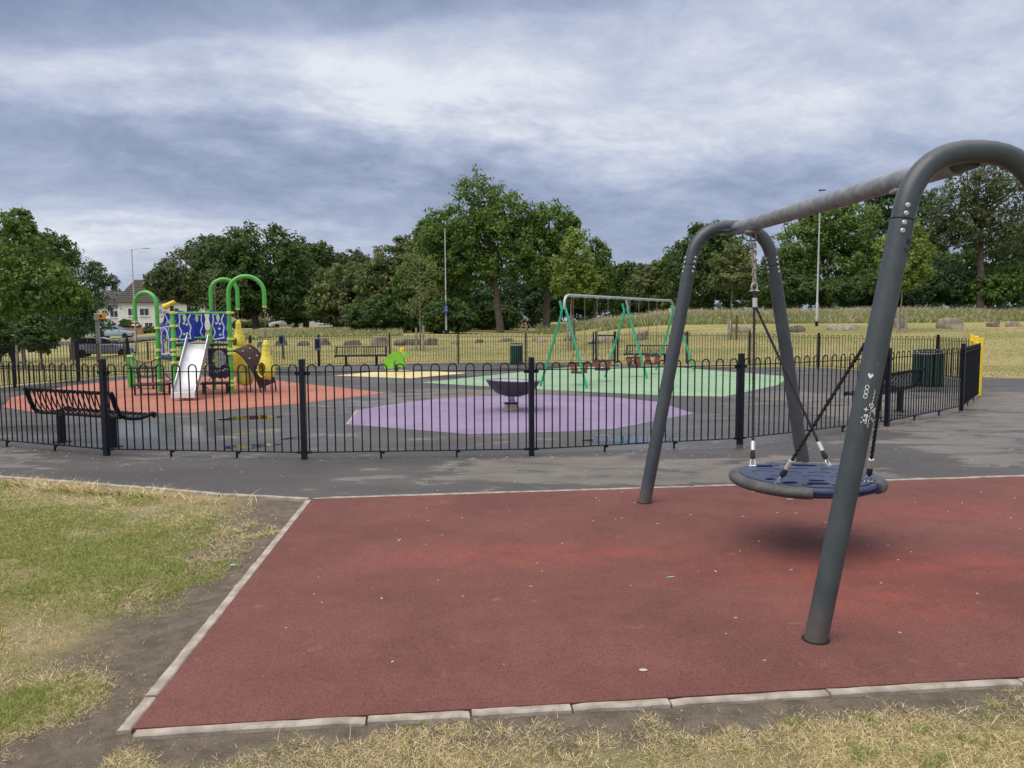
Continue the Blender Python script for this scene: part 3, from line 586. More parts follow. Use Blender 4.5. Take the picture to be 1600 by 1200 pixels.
def bumper(a0,a1,r=.054):
    n=18; pts=[];rr=[]
    for i in range(n+1):
        a=math.radians(a0+(a1-a0)*i/n); pts.append(rs@Vector(((R0-.005)*math.cos(a),(R0-.005)*math.sin(a),-.008))); rr.append(r*(1. if 0<i<n else .93))
    mb=MB(); mb.tube(pts,rr,14,flat=.72,up=(0,0,1)); part('rubber_bumper',mb,M['bumper'],seat)
    for a in (a0,a1):
        a=math.radians(a); p=rs@Vector(((R0-.09)*math.cos(a),(R0-.09)*math.sin(a),.006)); 
bumper(148,258); bumper(-38,42); 
for (ca,ra) in ((158,.06),(38,.06),(-20,.06)):
    a=math.radians(ca); mb=MB(); mb.plate(oval((R0-.085)*math.cos(a),(R0-.085)*math.sin(a),.055,.085,a),[],lambda p,q,h:rs@Vector((p,q,h+.022)),.018); part('bumper_tab',mb,M['bumper'],seat)
att=[(-.28,-.31),(.33,-.25),(.265,.305),(-.30,.28)]
def shackle(mb,p,d,s=1.):
    d=Vector(d).normalized(); m3=d.to_track_quat('Z','Y').to_matrix(); ring=[m3@Vector((.014*s*math.cos(a),0,.022*s*math.sin(a)))+p for a in [i*PI/5 for i in range(10)]]
    mb.tube(ring,.0045*s,6,closed=True)
    mb.tube([p+m3@Vector((-.022*s,0,-.018*s)),p+m3@Vector((.022*s,0,-.018*s))],.005*s,6)
def chainmesh(mb,p0,p1,link_=.042,w=.011,r=.0042,seg=5):
    p0,p1=Vector(p0),Vector(p1); L=(p1-p0).length; n=max(1,round(L/(link_*.78))); d=(p1-p0)/n; m3=d.to_track_quat('Z','Y').to_matrix()
    for i in range(n):
        c=p0+d*(i+.5); k=i%2; h=link_/2-w
        pts=[]
        for a in [j*PI/4 for j in range(8)]:
            x=w*math.cos(a); z=w*math.sin(a)+(h if math.sin(a)>=0 else -h); pts.append(c+m3@(Vector((x,0,z)) if k else Vector((0,x,z))))
        mb.tube(pts,r,seg,closed=True)
def twist(mb,p0,p1,r=.0075):
    p0,p1=Vector(p0),Vector(p1); d=p1-p0; L=d.length; m3=d.to_track_quat('Z','Y').to_matrix(); n=int(L/.012)
    for s in range(3):
        mb.tube([p0+d*(i/n)+m3@Vector((r*.62*math.cos(i*.62+s*2.094),r*.62*math.sin(i*.62+s*2.094),0)) for i in range(n+1)],r*.62,5)
for hi,(s,t0) in enumerate(((1,0.),(-1,LEN))):
    hang=NC+ax*(t0+s*HO[s])+Vector((0,0,ZB-.075)); hang=hang-BC
    aim=(Vector((0,0,0))-hang); dn=(ax*s*.10+Vector((0,0,-1))).normalized()
    b=MB(); shackle(b,hang+Vector((0,0,-.03)),(0,0,1),1.6); b.box(tuple(hang+Vector((0,0,-.10))),(.05,.045,.05),TH,bev=.008); part('swivel',b,M['galv'],seat)
    e=hang+dn*.42; b=MB(); chainmesh(b,hang+dn*.11,e,.05,.016,.0058); chainmesh(b,hang+dn*.11+bx*.012,e,.044,.014,.005); part('top_chain',b,M['chainlight'],seat)
    b=MB(); shackle(b,e-Vector((0,0,.02)),(0,0,1),1.7); part('shackle',b,M['galvlight'],seat)
    e2=e+dn*.05; b=MB(); b.tube([e2,e2+dn*.06],.016,8); part('rope_eye',b,M['rope'],seat)
    b=MB(); b.tube([e2+dn*.06,e2+dn*.135],.020,12); part('rope_sleeve',b,M['sleeve'],seat)
    st=e2+dn*.13
    for q in ((0,1) if s==1 else (2,3)):
        A=rs@Vector((att[q][0],att[q][1],.03)); up=(st-A).normalized()
        b=MB(); shackle(b,A+up*.025,up,1.25); part('shackle',b,M['galvlight'],seat)
        b=MB(); b.lathe([(.008,0),(.019,.02),(.019,.05),(.010,.075)],10,A+up*.05,up.to_track_quat('Z','Y').to_matrix()); part('rope_eye',b,M['rope'],seat)
        b=MB(); b.lathe([(.012,0),(.0175,.004),(.0175,.075),(.012,.078)],12,A+up*.118,up.to_track_quat('Z','Y').to_matrix()); part('rope_sleeve',b,M['sleeve'],seat)
        b=MB(); twist(b,A+up*.19,st+(bx*.006*(1 if q in(1,2) else -1)),.0095); part('rope',b,M['rope'],seat)
# faint moulded lettering blocks on the seat: worn white scribble
rr_=random.Random(3)
for (sx,sy,ln) in ((-.30,.36,.12),(-.10,.415,.20),(.14,.41,.14),(-.16,.255,.16)):
    mb=MB(); pts=[(sx+ln*i/9,sy+rr_.uniform(-.010,.010)) for i in range(10)]
    mb.tube([rs@Vector((p,q,.0335)) for p,q in pts],.0016,4); part('worn_scribble',mb,M['litterwhite'],seat)
# ------------------------------------------------------------------ benches
def bench(label,loc,rz,L=1.9,group=None,k=1.):
    """local: x along, +y = the side people face"""
    root=thing('metal_bench',label,'bench',loc,rz,group); n=int(L/.088)
    prof=[(-.30,.71),(-.325,.735),(-.315,.755),(-.29,.75),(-.265,.70),(-.225,.56),(-.175,.455),(-.10,.405),(0,.385),(.12,.38),(.22,.40),(.30,.425),(.335,.415),(.335,.39),(.31,.38)]
    sl=MB(); sl.tube([(0,a,b*k) for a,b in prof],.0055,6,flat=2.7,up=(1,0,0)); sm=sl.mesh('slat',M['black'],True)
    for i in range(n):
        link('slat',sm,root,(-L/2+.05+(L-.1)*i/(n-1),0,0))
    for s in (-1,1):
        b=MB(); b.tube([(s*L/2,a,c*k) for a,c in prof[3:]],.026,10); part('end_frame',b,M['black'],root)
        b=MB(); b.box((s*L*.30,-.04,.19*k),(.085,.085,.38*k),bev=.008); lg=part('leg',b,M['navyblack'],root,False)
        b=MB(); b.box((s*L*.30,-.04,.006),(.17,.17,.012)); part('foot_plate',b,M['navyblack'],lg,False)
    for nm,y,z in (('back_rail',-.272,.735),('seat_rail',-.165,.415),('seat_rail',.30,.40)):
        b=MB(); b.tube([(-L/2,y,z*k),(L/2,y,z*k)],.019,8); part(nm,b,M['black'],root)
    return root
bench('black curved-slat bench seen from behind just inside the front railing at far left','bench' and (-5.66,10.02,0),math.atan2(-.43,.9),1.72)
bench('black slatted bench in front of the back railing, left of the green frog springer',(-5.6,28.05,0),PI+.14,1.85,k=.95)
bench('black slatted bench behind the green toddler swing frame',(5.1,27.9,0),PI-.32,1.8,k=.95)
bench('black curved-slat bench seen from behind, beside the big green bin at the right railing',(6.35,12.75,0),math.atan2(.75,.72),1.95)
# ------------------------------------------------------------------ slatted bins
def slat_bin(label,loc,r,h,n=22):
    root=thing('litter_bin',label,'bin',loc)
    mb=MB(); mb.lathe([(.01,.03),(r*.86,.03),(r*.86,h*.9),(r*.80,h*.9),(r*.80,.06),(.01,.06)],24,cap=False); part('liner',mb,M['hole'],root)
    sm=MB(); w=2*PI*r/n*.62; sm.box((0,0,h*.47),(w,.012,h*.86),bev=.004); me=sm.mesh('slat',M['binGreen'])
    for i in range(n): a=2*PI*i/n; link('slat',me,root,(r*math.cos(a),r*math.sin(a),0),(0,0,a+PI/2))
    for nm,z0,z1,m in (('top_ring',h*.90,h*.935,'galvlight'),('base_ring',.0,.04,'black')):
        mb=MB(); mb.lathe([(r*.9,z0),(r*1.03,z0),(r*1.03,z1),(r*.9,z1)],28,cap=False); part(nm,mb,M[m],root)
    mb=MB(); mb.lathe([(r*1.05,h*.985),(r*1.06,h),(r*.9,h*1.02),(r*.45,h*1.03),(r*.45,h*1.0),(r*.9,h*.99)],28,cap=False); part('lid_ring',mb,M['navyblack'],root)
    for i in range(7): a=2*PI*i/7; mb=MB(); mb.tube([(r*.98*math.cos(a),r*.98*math.sin(a),h*.93),(r*.98*math.cos(a),r*.98*math.sin(a),h*.99)],.016,6); part('lid_support',mb,M['galvlight'],root)
slat_bin('small dark green slatted bin by the back railing, between frog springer and green swings',(.17,28.75,0),.245,.78,18)
slat_bin('large dark green slatted bin beside the right-hand bench near the yellow gate',(10.1,18.3,0),.33,.86,24)
def wall_bin(label,loc,rz):
    root=thing('litter_bin',label,'bin',loc,rz); mb=MB(); mb.box((0,-.10,.80),(.24,.18,.42),bev=.02); part('bin_body',mb,M['bingrey'],root,False)
    mb=MB(); mb.box((0,-.195,.83),(.15,.012,.30)); part('bin_front_panel',mb,M['navyblack'],root,False)
    mb=MB(); mb.box((0,-.10,1.03),(.27,.22,.03),bev=.01); part('bin_lid',mb,M['bingrey'],root,False)
    mb=MB(); mb.box((0,.02,.50),(.05,.05,1.0)); part('post',mb,M['navyblack'],root,False)
wall_bin('small blue-grey post bin on the back railing left of the rear bench',(-7.2,28.05,0),.2); wall_bin('small blue-grey post bin standing on the lawn outside the railing near the pod swings',(-10.0,33.0,tz(-10,33)),0.)
# ------------------------------------------------------------------ play dish
dd=thing('spinning_dish','purple-grey bowl-shaped spinner dish on a short stalk over the purple surface','spinner',(0.,13.54,0))
mb=MB(); mb.lathe([(.04,.27),(.16,.275),(.30,.325),(.42,.43),(.485,.535),(.495,.56),(.475,.562),(.455,.545),(.40,.46),(.28,.37),(.04,.33)],40,m=Matrix.Rotation(.035,3,'Y')); part('bowl',mb,M['dish'],dd)
mb=MB(); mb.lathe([(.44,.5605),(.498,.562),(.500,.568),(.46,.570),(.43,.555)],40,m=Matrix.Rotation(.035,3,'Y'),cap=False); part('rim',mb,M['dishtop'],dd)
mb=MB(); mb.lathe([(.01,.512),(.2,.514),(.40,.528),(.452,.550),(.45,.555),(.40,.534),(.2,.52),(.01,.518)],36,m=Matrix.Rotation(.035,3,'Y')); part('bowl_lining',mb,M['dishtop'],dd)
mb=MB(); mb.lathe([(.055,.06),(.055,.20),(.045,.21),(.05,.29)],16); part('stalk',mb,M['galvlight'],dd)
mb=MB(); mb.box((-.02,-.02,.07),(.22,.16,.14),.2,bev=.015); part('base_box',mb,mat('beige_box',(.42,.38,.30),.8,(.30,.27,.22),20),dd,False)
mb=MB(); mb.box((-.02,-.02,.148),(.25,.19,.018),.2,bev=.006); part('base_plate',mb,M['navyblack'],dd,False)
# ------------------------------------------------------------------ frog springer
fr=thing('frog_springer','bright green frog springer with yellow handles on the pale yellow surface','springer',(-3.78,24.7,0))
def prism_xz(mb,pts,y0,y1): mb.plate(pts,[],lambda a,b,h:Vector((a,(y0+y1)/2+h,b)),abs(y1-y0)); return mb
body=[(-.36,.10),(-.40,.24),(-.36,.42),(-.22,.56),(-.05,.64),(.10,.66),(.20,.655),(.30,.66),(.40,.62),(.44,.55),(.41,.49),(.30,.47),(.24,.42),(.26,.30),(.30,.20),(.24,.15),(.06,.16),(.02,.24),(.05,.34),(.0,.38),(-.06,.32),(-.06,.16),(-.10,.10)]
for y in (-.13,.13): part('side_panel',prism_xz(MB(),body,y-.012,y+.012),M['limegreen'],fr,False)
mb=MB(); mb.box((.02,0,.40),(.34,.23,.05),bev=.01); part('seat',mb,M['limegreen'],fr,False)
for y in (-.17,.17): mb=MB(); mb.box((.18,y,.70),(.10,.05,.14),bev=.02); part('handle',mb,M['yellow'],fr,False)
mb=MB(); mb.tube([(.18,-.15,.70),(.18,.15,.70)],.016,8); part('handle_bar',mb,M['white'],fr)
for y in (-.146,.146): mb=MB(); mb.lathe([(.055,-.004),(.055,.004)],14,(.26,y,.60),Matrix.Rotation(PI/2,3,'X')); e_o=part('eye',mb,M['white'],fr); mb=MB(); mb.lathe([(.025,-.006),(.025,.006)],10,(.27,y,.60),Matrix.Rotation(PI/2,3,'X')); part('pupil',mb,M['hole'],e_o)
mb=MB(); mb.box((0,0,.245),(.20,.20,.02)); part('mount_plate',mb,M['galv'],fr,False)
mb=MB(); mb.tube([(.08*math.cos(i*.5),.08*math.sin(i*.5),.02+i*.0045) for i in range(49)],.012,6); part('spring',mb,M['navyblack'],fr)
# ------------------------------------------------------------------ toddler swings
sA=Vector((1.36,18.5,0)); sB=Vector((5.05,24.05,0)); sd_=(sB-sA).normalized(); sp_=Vector((sd_.y,-sd_.x,0)); SL_=(sB-sA).length; BZ=2.24
ts=thing('toddler_swing_frame','green two-bay swing frame with pale galvanised top bar on the light green surface','swing frame',sA)
def S(t,p,z): return sd_*t+sp_*p+Vector((0,0,z))
mb=MB(); R=.22
endL=[S(-.16,0,BZ-.33),S(-.14,0,BZ-.14),S(-.06,0,BZ-.03)]; mb.tube(endL+[S(.06,0,BZ),S(SL_/2,0,BZ),S(SL_-.06,0,BZ),S(SL_+.08,0,BZ-.05),S(SL_+.20,0,BZ-.16),S(SL_+.30,0,BZ-.33)],.036,12); part('top_bar',mb,M['galvlight'],ts)
mb=MB(); mb.tube([S(SL_/2,0,BZ-.03),S(SL_/2+.04,.05,BZ-.30)],.032,10); part('middle_drop',mb,M['galvlight'],ts)
for t0,dt in ((-.16,-.05),(SL_/2+.02,.0),(SL_+.30,.10)):
    zj=BZ-.30
    mb=MB(); mb.tube([S(t0,.02,zj+.04),S(t0+dt,.66,-.02)],.032,10); part('leg',mb,M['swinggreen'],ts,label='straight green front leg')
    mb=MB(); mb.tube([S(t0,-.12,zj+.16),S(t0,-.06,zj-.05),S(t0,-.085,zj-.2),S(t0+dt,-.66,-.02)],.032,10); part('leg',mb,M['swinggreen'],ts,label='kinked green back leg')
# hanger positions found along the bar
def barpar(px):
    u=(px-800)/F; # x=u*y on the bar
    return (u*sA.y-sA.x)/(sd_.x-u*sd_.y)
pairs=[(896,914),(933,950),(984,998),(1013,1026)]
labs=['red and black cradle swing seat, first from the near end of the green frame','red cradle swing seat nearest the middle post in the near bay of the green frame','red cradle swing seat, first in the far bay in front of the rear bench','red cradle swing seat, last in the far bay of the green frame']
for (a,b),lb in zip(pairs,labs):
    t0,t1=barpar(a),barpar(b); tm=(t0+t1)/2; hw=.23; o=sA+S(tm,0,0)
    root=thing('cradle_swing_seat',lb,'swing seat',o,group='cradle seats of the green swing frame')
    def L(x,y,z): return sd_*x+sp_*y+Vector((0,0,z))
    for s in (-1,1):
        h=(t1-t0)/2*s
        mb=MB(); chainmesh(mb,L(h,0,.80),L(h,0,BZ-.06),.036,.010,.0045,4); part('chain',mb,M['chain'],root)
        mb=MB(); mb.box(tuple(L(h,0,BZ-.02)),(.09,.09,.06),math.atan2(sd_.y,sd_.x),bev=.015); part('hanger',mb,M['galvlight'],root,False)
        for q in (-1,1): mb=MB(); chainmesh(mb,L(h,0,.80),L(.17*s,.15*q,.56),.034,.009,.004,4); part('bridle_chain',mb,M['chain'],root)
    mb=MB(); mb.tube([L(x,y,.555) for x,y in [(-.2,-.16),(0,-.18),(.2,-.16),(.22,0),(.2,.16),(0,.18),(-.2,.16),(-.22,0)]],.018,8,closed=True); part('top_ring',mb,M['deck'],root)
    for x in (-.16,-.05,.06,.16):
        for q in (-1,1): mb=MB(); mb.tube([L(x,.17*q,.55),L(x*.8,.13*q,.33)],.020,8); part('cage_bar',mb,M['seatred'],root)
    mb=MB(); mb.box((0,0,.32),(.36,.30,.035),math.atan2(sd_.y,sd_.x),bev=.012); part('seat',mb,M['deck'],root,False)
# ------------------------------------------------------------------ climbing frame
K=thing('climbing_frame','green post climbing frame with blue panels, steel slide and arched poles on orange surface','climbing frame',(-7.3,17.3,0)); K0=Vector((-7.3,17.3,0))
p1=Vector((-8.30,17.75,0))-K0; p2=Vector((-7.49,16.75,0))-K0; p3=Vector((-6.37,17.1,0))-K0; p4=Vector((-7.22,18.25,0))-K0; p5=Vector((-8.25,18.9,0))-K0
GR=.048; Z=Vector((0,0,1))
def kpart(n,mb,m,parent=K,sm=True,label=None): return part(n,mb,M[m],parent,sm,label)
def archpost(base,dirn,rad,ztop,zend,label=None):
    d=Vector(dirn).normalized(); zc=ztop-rad; pts=[base-Z*.02,base+Z*.8,base+Z*(zc-.15)]
    for k in range(0,17):
        a=PI-PI*k/16; pts.append(base+d*(rad+rad*math.cos(a))+Z*(zc+rad*math.sin(a)*1.))
    e=base+d*2*rad; pts.append(e+Z*zend)
    mb=MB(); mb.tube(pts,GR,14); o=kpart('arched_post',mb,'green',label=label)
    mb=MB(); mb.lathe([(GR+.003,0),(GR+.003,.03)],14,e+Z*(zend-.02)); kpart('end_cap',mb,'clamp',o); return e
def postz(base,h):
    mb=MB(); mb.lathe([(GR,-.02),(GR,h-.02),(GR*.8,h),(.01,h+.004)],14,base); return kpart('post',mb,'green')
e1=archpost(p1,(-1,.25,0),.30,2.34,1.66,'green arch bending to the left'); e3=archpost(p3,(1,.25,0),.385,2.66,1.98,'tall green arch carrying the nearer pod'); e4=archpost(p4,(1,.35,0),.30,2.66,1.95,'tall green arch behind, carrying the farther pod')
postz(p2,1.88); postz(p5,1.7)
def clamps(base,zs,wide=True):
    for z in zs:
        mb=MB(); mb.lathe([(GR+.004,-.03),(GR+.022,-.022),(GR+.022,.022),(GR+.004,.03)],14,base+Z*z,cap=False); mb.tube([base+Z*z+Vector((GR,0,0)),base+Z*z+Vector((GR+.06,.01,0))],.022,8); kpart('clamp',mb,'clamp')
clamps(p2,(1.84,1.55,1.25,1.02,.92,.74,.27)); clamps(p3,(1.84,1.25,1.02,.92,.30,.10+.1)); clamps(p1,(1.50,.98,.80,.26)); clamps(p4,(1.55,1.30,1.0,.7))
# decks
def deck(pts,z,th=.05,nm='deck'):
    mb=MB(); mb.plate([(p.x,p.y) for p in pts],[],lambda a,b,h:Vector((a,b,z+h)),th); return kpart(nm,mb,'deck',sm=False)
deck([p2,p3,p4,p1+(p4-p1)*.15],1.12); deck([p1+Vector((-.02,-.02,0)),p2+Vector((-.02,-.02,0)),p2+Vector((.35,.35,0)),p1+Vector((.4,.35,0))],.80)
# slide: top between p2 and p3
sm_=(p2*.62+p3*.38); n_=(p3-p2).normalized(); out=Vector((n_.y,-n_.x,0)); hw=.215
sm_=p2+n_*.52; lp=Vector((-6.83,15.62,0))-K0; fwd=(Vector((lp.x,lp.y,0))-Vector((sm_.x,sm_.y,0))); run=fwd.length; fwd.normalize(); sx=Vector((-fwd.y,fwd.x,0))
prof=[(0,1.15),(.10,1.13),(.22,1.00),(.75*run*.62+.25,.42),(run*.80,.24),(run*.90,.18),(run,.165)]
def slide_pt(s,x,z): return Vector((sm_.x,sm_.y,0))+fwd*s+sx*x+Z*z
mb=MB(); vs=[];fs=[]
for s,z in prof:
    for x in (-hw,-hw*.8,hw*.8,hw): vs.append(slide_pt(s,x,z+(.03 if abs(x)==hw else 0)))
    for x in (hw,hw*.8,-hw*.8,-hw): vs.append(slide_pt(s,x,z-.03))
n8=8
for i in range(len(prof)-1):
    for k in range(8): fs.append((i*8+k,i*8+(k+1)%8,(i+1)*8+(k+1)%8,(i+1)*8+k))
fs+=[tuple(range(7,-1,-1)),tuple((len(prof)-1)*8+k for k in range(8))]; mb.add(vs,fs); sl=kpart('slide_chute',mb,'slide')
for s_2 in (-1,1):
    mb=MB(); vs=[];fs=[]
    for i,(s,z) in enumerate(prof):
        hgt=(.22 if i<3 else .17) if i<len(prof)-1 else .04
        vs+=[slide_pt(s,s_2*(hw+.001),z-.02),slide_pt(s,s_2*(hw+.001),z+hgt),slide_pt(s,s_2*(hw+.02),z+hgt),slide_pt(s,s_2*(hw+.02),z-.02)]
    for i in range(len(prof)-1):
        for k in range(4): fs.append((i*4+k,i*4+(k+1)%4,(i+1)*4+(k+1)%4,(i+1)*4+k))
    fs+=[(3,2,1,0),tuple((len(prof)-1)*4+k for k in range(4))]; mb.add(vs,fs); kpart('slide_side',mb,'slide',sm=False)
mb=MB(); mb.box(tuple(slide_pt(run+.012,0,.125)),(hw*2+.04,.03,.13),math.atan2(sx.y,sx.x),bev=.008); kpart('slide_lip',mb,'white',sm=False)
mb=MB(); mb.tube([slide_pt(run*.93,0,.14),slide_pt(run*.93,0,-.02)],.03,8); kpart('slide_foot',mb,'galv')
# green hoop and handles over the slide
mb=MB(); mb.tube([p2+Z*1.84,p3+Z*1.84],.025,10); kpart('guard_rail',mb,'green')
mb=MB(); mb.tube([p4+Z*1.27,p4+(p3-p4)*.0+(p2-p4)*.55+Z*1.27],.022,8); kpart('guard_rail',mb,'green')
for s_2 in (-1,1):
    q=slide_pt(-.03,s_2*(hw+.05),0); mb=MB(); mb.tube([q+Z*1.15,q+Z*1.50,q+Z*1.56-sx*s_2*-.02],.026,10); kpart('slide_handle',mb,'green')
# blue panels
def panel(base,dirx,w,z0,z1,wob=.02,arch_=False,drop=True,dots=((.1,.55),(-.15,.45),(.0,.3)),label='blue panel with pale wavy outline'):
    d=Vector(dirx).normalized(); nrm=Vector((d.y,-d.x,0)); h=z1-z0
    def T(a,b,hh): return base+d*a+Z*(z0+b)+nrm*hh
    def wavy(in_,n=44):
        o=[]; ww,hh=w-2*in_,h-2*in_
        per=[]
        for i in range(12): per.append((-ww/2+ww*i/12,0,0,-1))
        for i in range(20): per.append((ww/2,hh*i/20,1,0))
        for i in range(12): per.append((ww/2-ww*i/12,hh,0,1))
        for i in range(20): per.append((-ww/2,hh-hh*i/20,-1,0))
        for k,(a,b,nx_,ny_) in enumerate(per):
            q=wob*math.sin(k*2*PI/(8 if in_==0 else 16)+.7)*(.6 if in_==0 else .7); q2=-.045*w*(1-math.cos(4*PI*b/hh))*abs(nx_) if in_>0 else 0
            o.append((a+nx_*(q+q2),in_+b+ny_*q))
        return o
    outer=wavy(0.); holes=[]
    if arch_: 
        aw=w*.23; hz=h*.62; holes=[[(-aw,.05*h),(aw,.05*h)]+[(aw*math.cos(a),hz+aw*.6*math.sin(a)) for a in [PI*k/8 for k in range(0,9)]]]
    mb=MB(); mb.plate(outer,holes,T,.018); pn=kpart('panel',mb,'blue',sm=False,label=label)
    for side in (-1,1):
        ins=w*.17 if not arch_ else w*.09
        lo=[T(a,b,side*.011) for a,b in wavy(ins)]; mb=MB(); mb.tube(lo,.0135,5,closed=True,flat=.35,up=nrm); kpart('outline_strip',mb,'outline',pn)
    if arch_:
        aw=w*.30; hz=h*.62
        for side in (-1,1):
            mb=MB(); mb.tube([T(a,b,side*.011) for a,b in [(-aw,.10*h),(-aw,hz)]+[(aw*math.cos(a),hz+aw*.7*math.sin(a)) for a in [PI-PI*k/8 for k in range(1,8)]]+[(aw,hz),(aw,.10*h)]],.010,5,up=nrm); kpart('outline_strip',mb,'outline',pn)
    if drop:
        for side in (-1,1):
            mb=MB(); mb.plate([(.0+.045*math.sin(a)*(.5+.5*(1-math.cos(a))/2),h*.76-.085*math.cos(a)) for a in [2*PI*k/16 for k in range(16)]],[],lambda a,b,hh:T(a,b,side*.0115+hh),.006); kpart('drop_motif',mb,'palegreen',pn,False)
            for (a,b) in dots:
                mb=MB(); mb.plate(oval(a*w,b*h,.026,.026,0,12,1.),[],lambda q,r_,hh:T(q,r_,side*.0115+hh),.005); kpart('dot_motif',mb,'outline',pn,False)
    return pn
q2=p2+n_*.22; panel(p2+n_*.245,n_,.36,1.20,1.88,dots=((.12,.56),(-.05,.60),(.12,.27),(-.05,.25))); panel(p3-n_*.235,n_,.36,1.20,1.88,dots=((.1,.58),(-.1,.6),(.06,.42),(.1,.22)))
m12=(p1+p2)/2; panel(m12,(p2-p1),.86,.84,1.60,.025,True,False,label='low blue panel with arched opening')
b1=p4+(p1-p4)*.25; panel(p4+(p1-p4)*.28,(p1-p4),.36,1.2,1.88,dots=((.0,.7),),label='blue panel at the back of the deck'); panel(p4+(p1-p4)*.74,(p1-p4),.34,1.2,1.88,.02,True,False,label='blue panel at the back of the deck, with opening')
b3=p3+(p4-p3)*.35; panel(b3,(p4-p3),.44,1.2,1.88,label='blue side panel seen edge on')
# low round-window panel under deck between p4 and p3
def oval_panel(base,dirx,w,z0,z1,hole,m='darkblue'):
    d=Vector(dirx).normalized(); nrm=Vector((d.y,-d.x,0))
    mb=MB(); out_=[(-w/2,.05)]+[(-w/2+w*k/8,(.02 if k%2 else -.02)) for k in range(1,8)]+[(w/2,.05),(w/2,z1-z0),(-w/2,z1-z0)]
    mb.plate(out_,[oval(hole[0],hole[1],hole[2],hole[3],0,20,1.)],lambda a,b,h:base+d*a+Z*(z0+b)+nrm*h,.018); return kpart('window_panel',mb,m,sm=False)
oval_panel(p3-n_*.29+Vector((0,.12,0)),n_,.46,.36,1.04,(0,.44,.15,.20),'darkblue')
mb=MB(); pb=p3-n_*.29+Vector((0,.10,0))
for k in range(3): mb.tube([pb+n_*(-.15+.1*k)+Z*(.46+.02*k),pb+n_*(-.08+.1*k)+Z*(.53+.02*k),pb+n_*(-.0+.1*k)+Z*(.50+.03*k)],.009,5)
kpart('pale_motif',mb,'outline')
# yellow bubble tube behind, yellow pole
mb=MB(); mb.lathe([(.10,.36),(.13,.42),(.12,.5),(.135,.6),(.12,.7),(.135,.8),(.12,.9),(.13,1.0),(.11,1.06)],16,p3+Vector((-.28,1.3,0))); kpart('yellow_tube',mb,'yellow')
for k in range(3): mb=MB(); mb.tube([p3+Vector((.02+.07*k,1.0,.45)),p3+Vector((.02+.07*k,1.0,1.12))],.035,8); kpart('yellow_pole',mb,'yellow')
mb=MB(); mb.lathe([(.02,.02),(.16,.06),(.20,.16),(.17,.3),(.10,.42),(.08,.50),(.02,.52)],16,p3+Vector((.10,.6,.12))); kpart('yellow_stepping_pod',mb,'paleyellow')
# curved maroon climbing plate
cw=.34; c0=p3+Vector((.05,.45,0)); cd=Vector((1,.0,0)); vs=[];fs=[]
for i in range(9):
    t_=i/8; x=.62*t_; z=1.02-.86*(t_**1.9)+.02; 
    for wv in (-cw/2,cw/2):
        for th in (0,-.025): vs.append(c0+cd*x+Vector((wv*.75,wv*.75,z+th+wv*.35)))
for i in range(8):
    a=i*4; b=a+4; fs+=[(a,a+2,b+2,b),(a+1,b+1,b+3,a+3),(a,b,b+1,a+1),(a+2,a+3,b+3,b+2)]
fs+=[(0,1,3,2),(32,34,35,33)]; mb=MB(); mb.add(vs,fs); cpn=kpart('climbing_plate',mb,'maroon')
for s in (-1,1):
    mb=MB(); mb.tube([c0+cd*(.62*i/8)+Vector((s*(cw/2+.012)*.75,s*(cw/2+.012)*.75,s*cw*.17+1.04-.86*((i/8)**1.9))) for i in range(9)]+[c0+Vector((.64+s*cw*.38,s*(cw/2+.012)*.75,-.02))],.018,8); kpart('plate_rail',mb,'deck',cpn)
    mb=MB(); mb.tube([c0+Vector((.36+s*cw*.37,s*cw*.37,.72+s*cw*.17)),c0+Vector((.40+s*cw*.37,s*cw*.37,-.02))],.016,6); kpart('plate_leg',mb,'deck',cpn)
for i in (2,4,6):
    t_=i/8
    for wv in (-.09,.08): mb=MB(); mb.lathe([(.022,0),(.018,.02),(.01,.022)],8,c0+Vector((.62*t_+wv*.75,wv*.75,1.045+wv*.35-.86*(t_**1.9))),Matrix.Rotation(.7,3,'Y')); kpart('foot_grip',mb,'outline',cpn)
# telescope
tp=p2+Z*1.93+Vector((-.06,-.02,.06)); tm3=Vector((.75,.1,.42)).to_track_quat('Z','Y').to_matrix()
mb=MB(); mb.tube([p2+Z*1.88,p2+Z*1.97],.03,8); mb.box(tuple(p2+Z*1.97+Vector((-.01,0,0))),(.07,.05,.05)); kpart('telescope_mount',mb,'deck',sm=False)
mb=MB(); mb.lathe([(.058,-.13),(.068,-.125),(.072,-.09),(.062,-.05),(.050,.06),(.042,.13),(.036,.14)],16,tp+Z*.03,tm3); tl=kpart('telescope',mb,'yellow')
mb=MB(); mb.lathe([(.046,-.134),(.046,-.128)],14,tp+Z*.03,tm3); kpart('telescope_lens',mb,'hole',tl)
# chained fireman pole on left arch
mb=MB(); mb.tube([e1+Z*1.64,e1+Z*.95],.012,6); kpart('hanging_pole',mb,'chain')
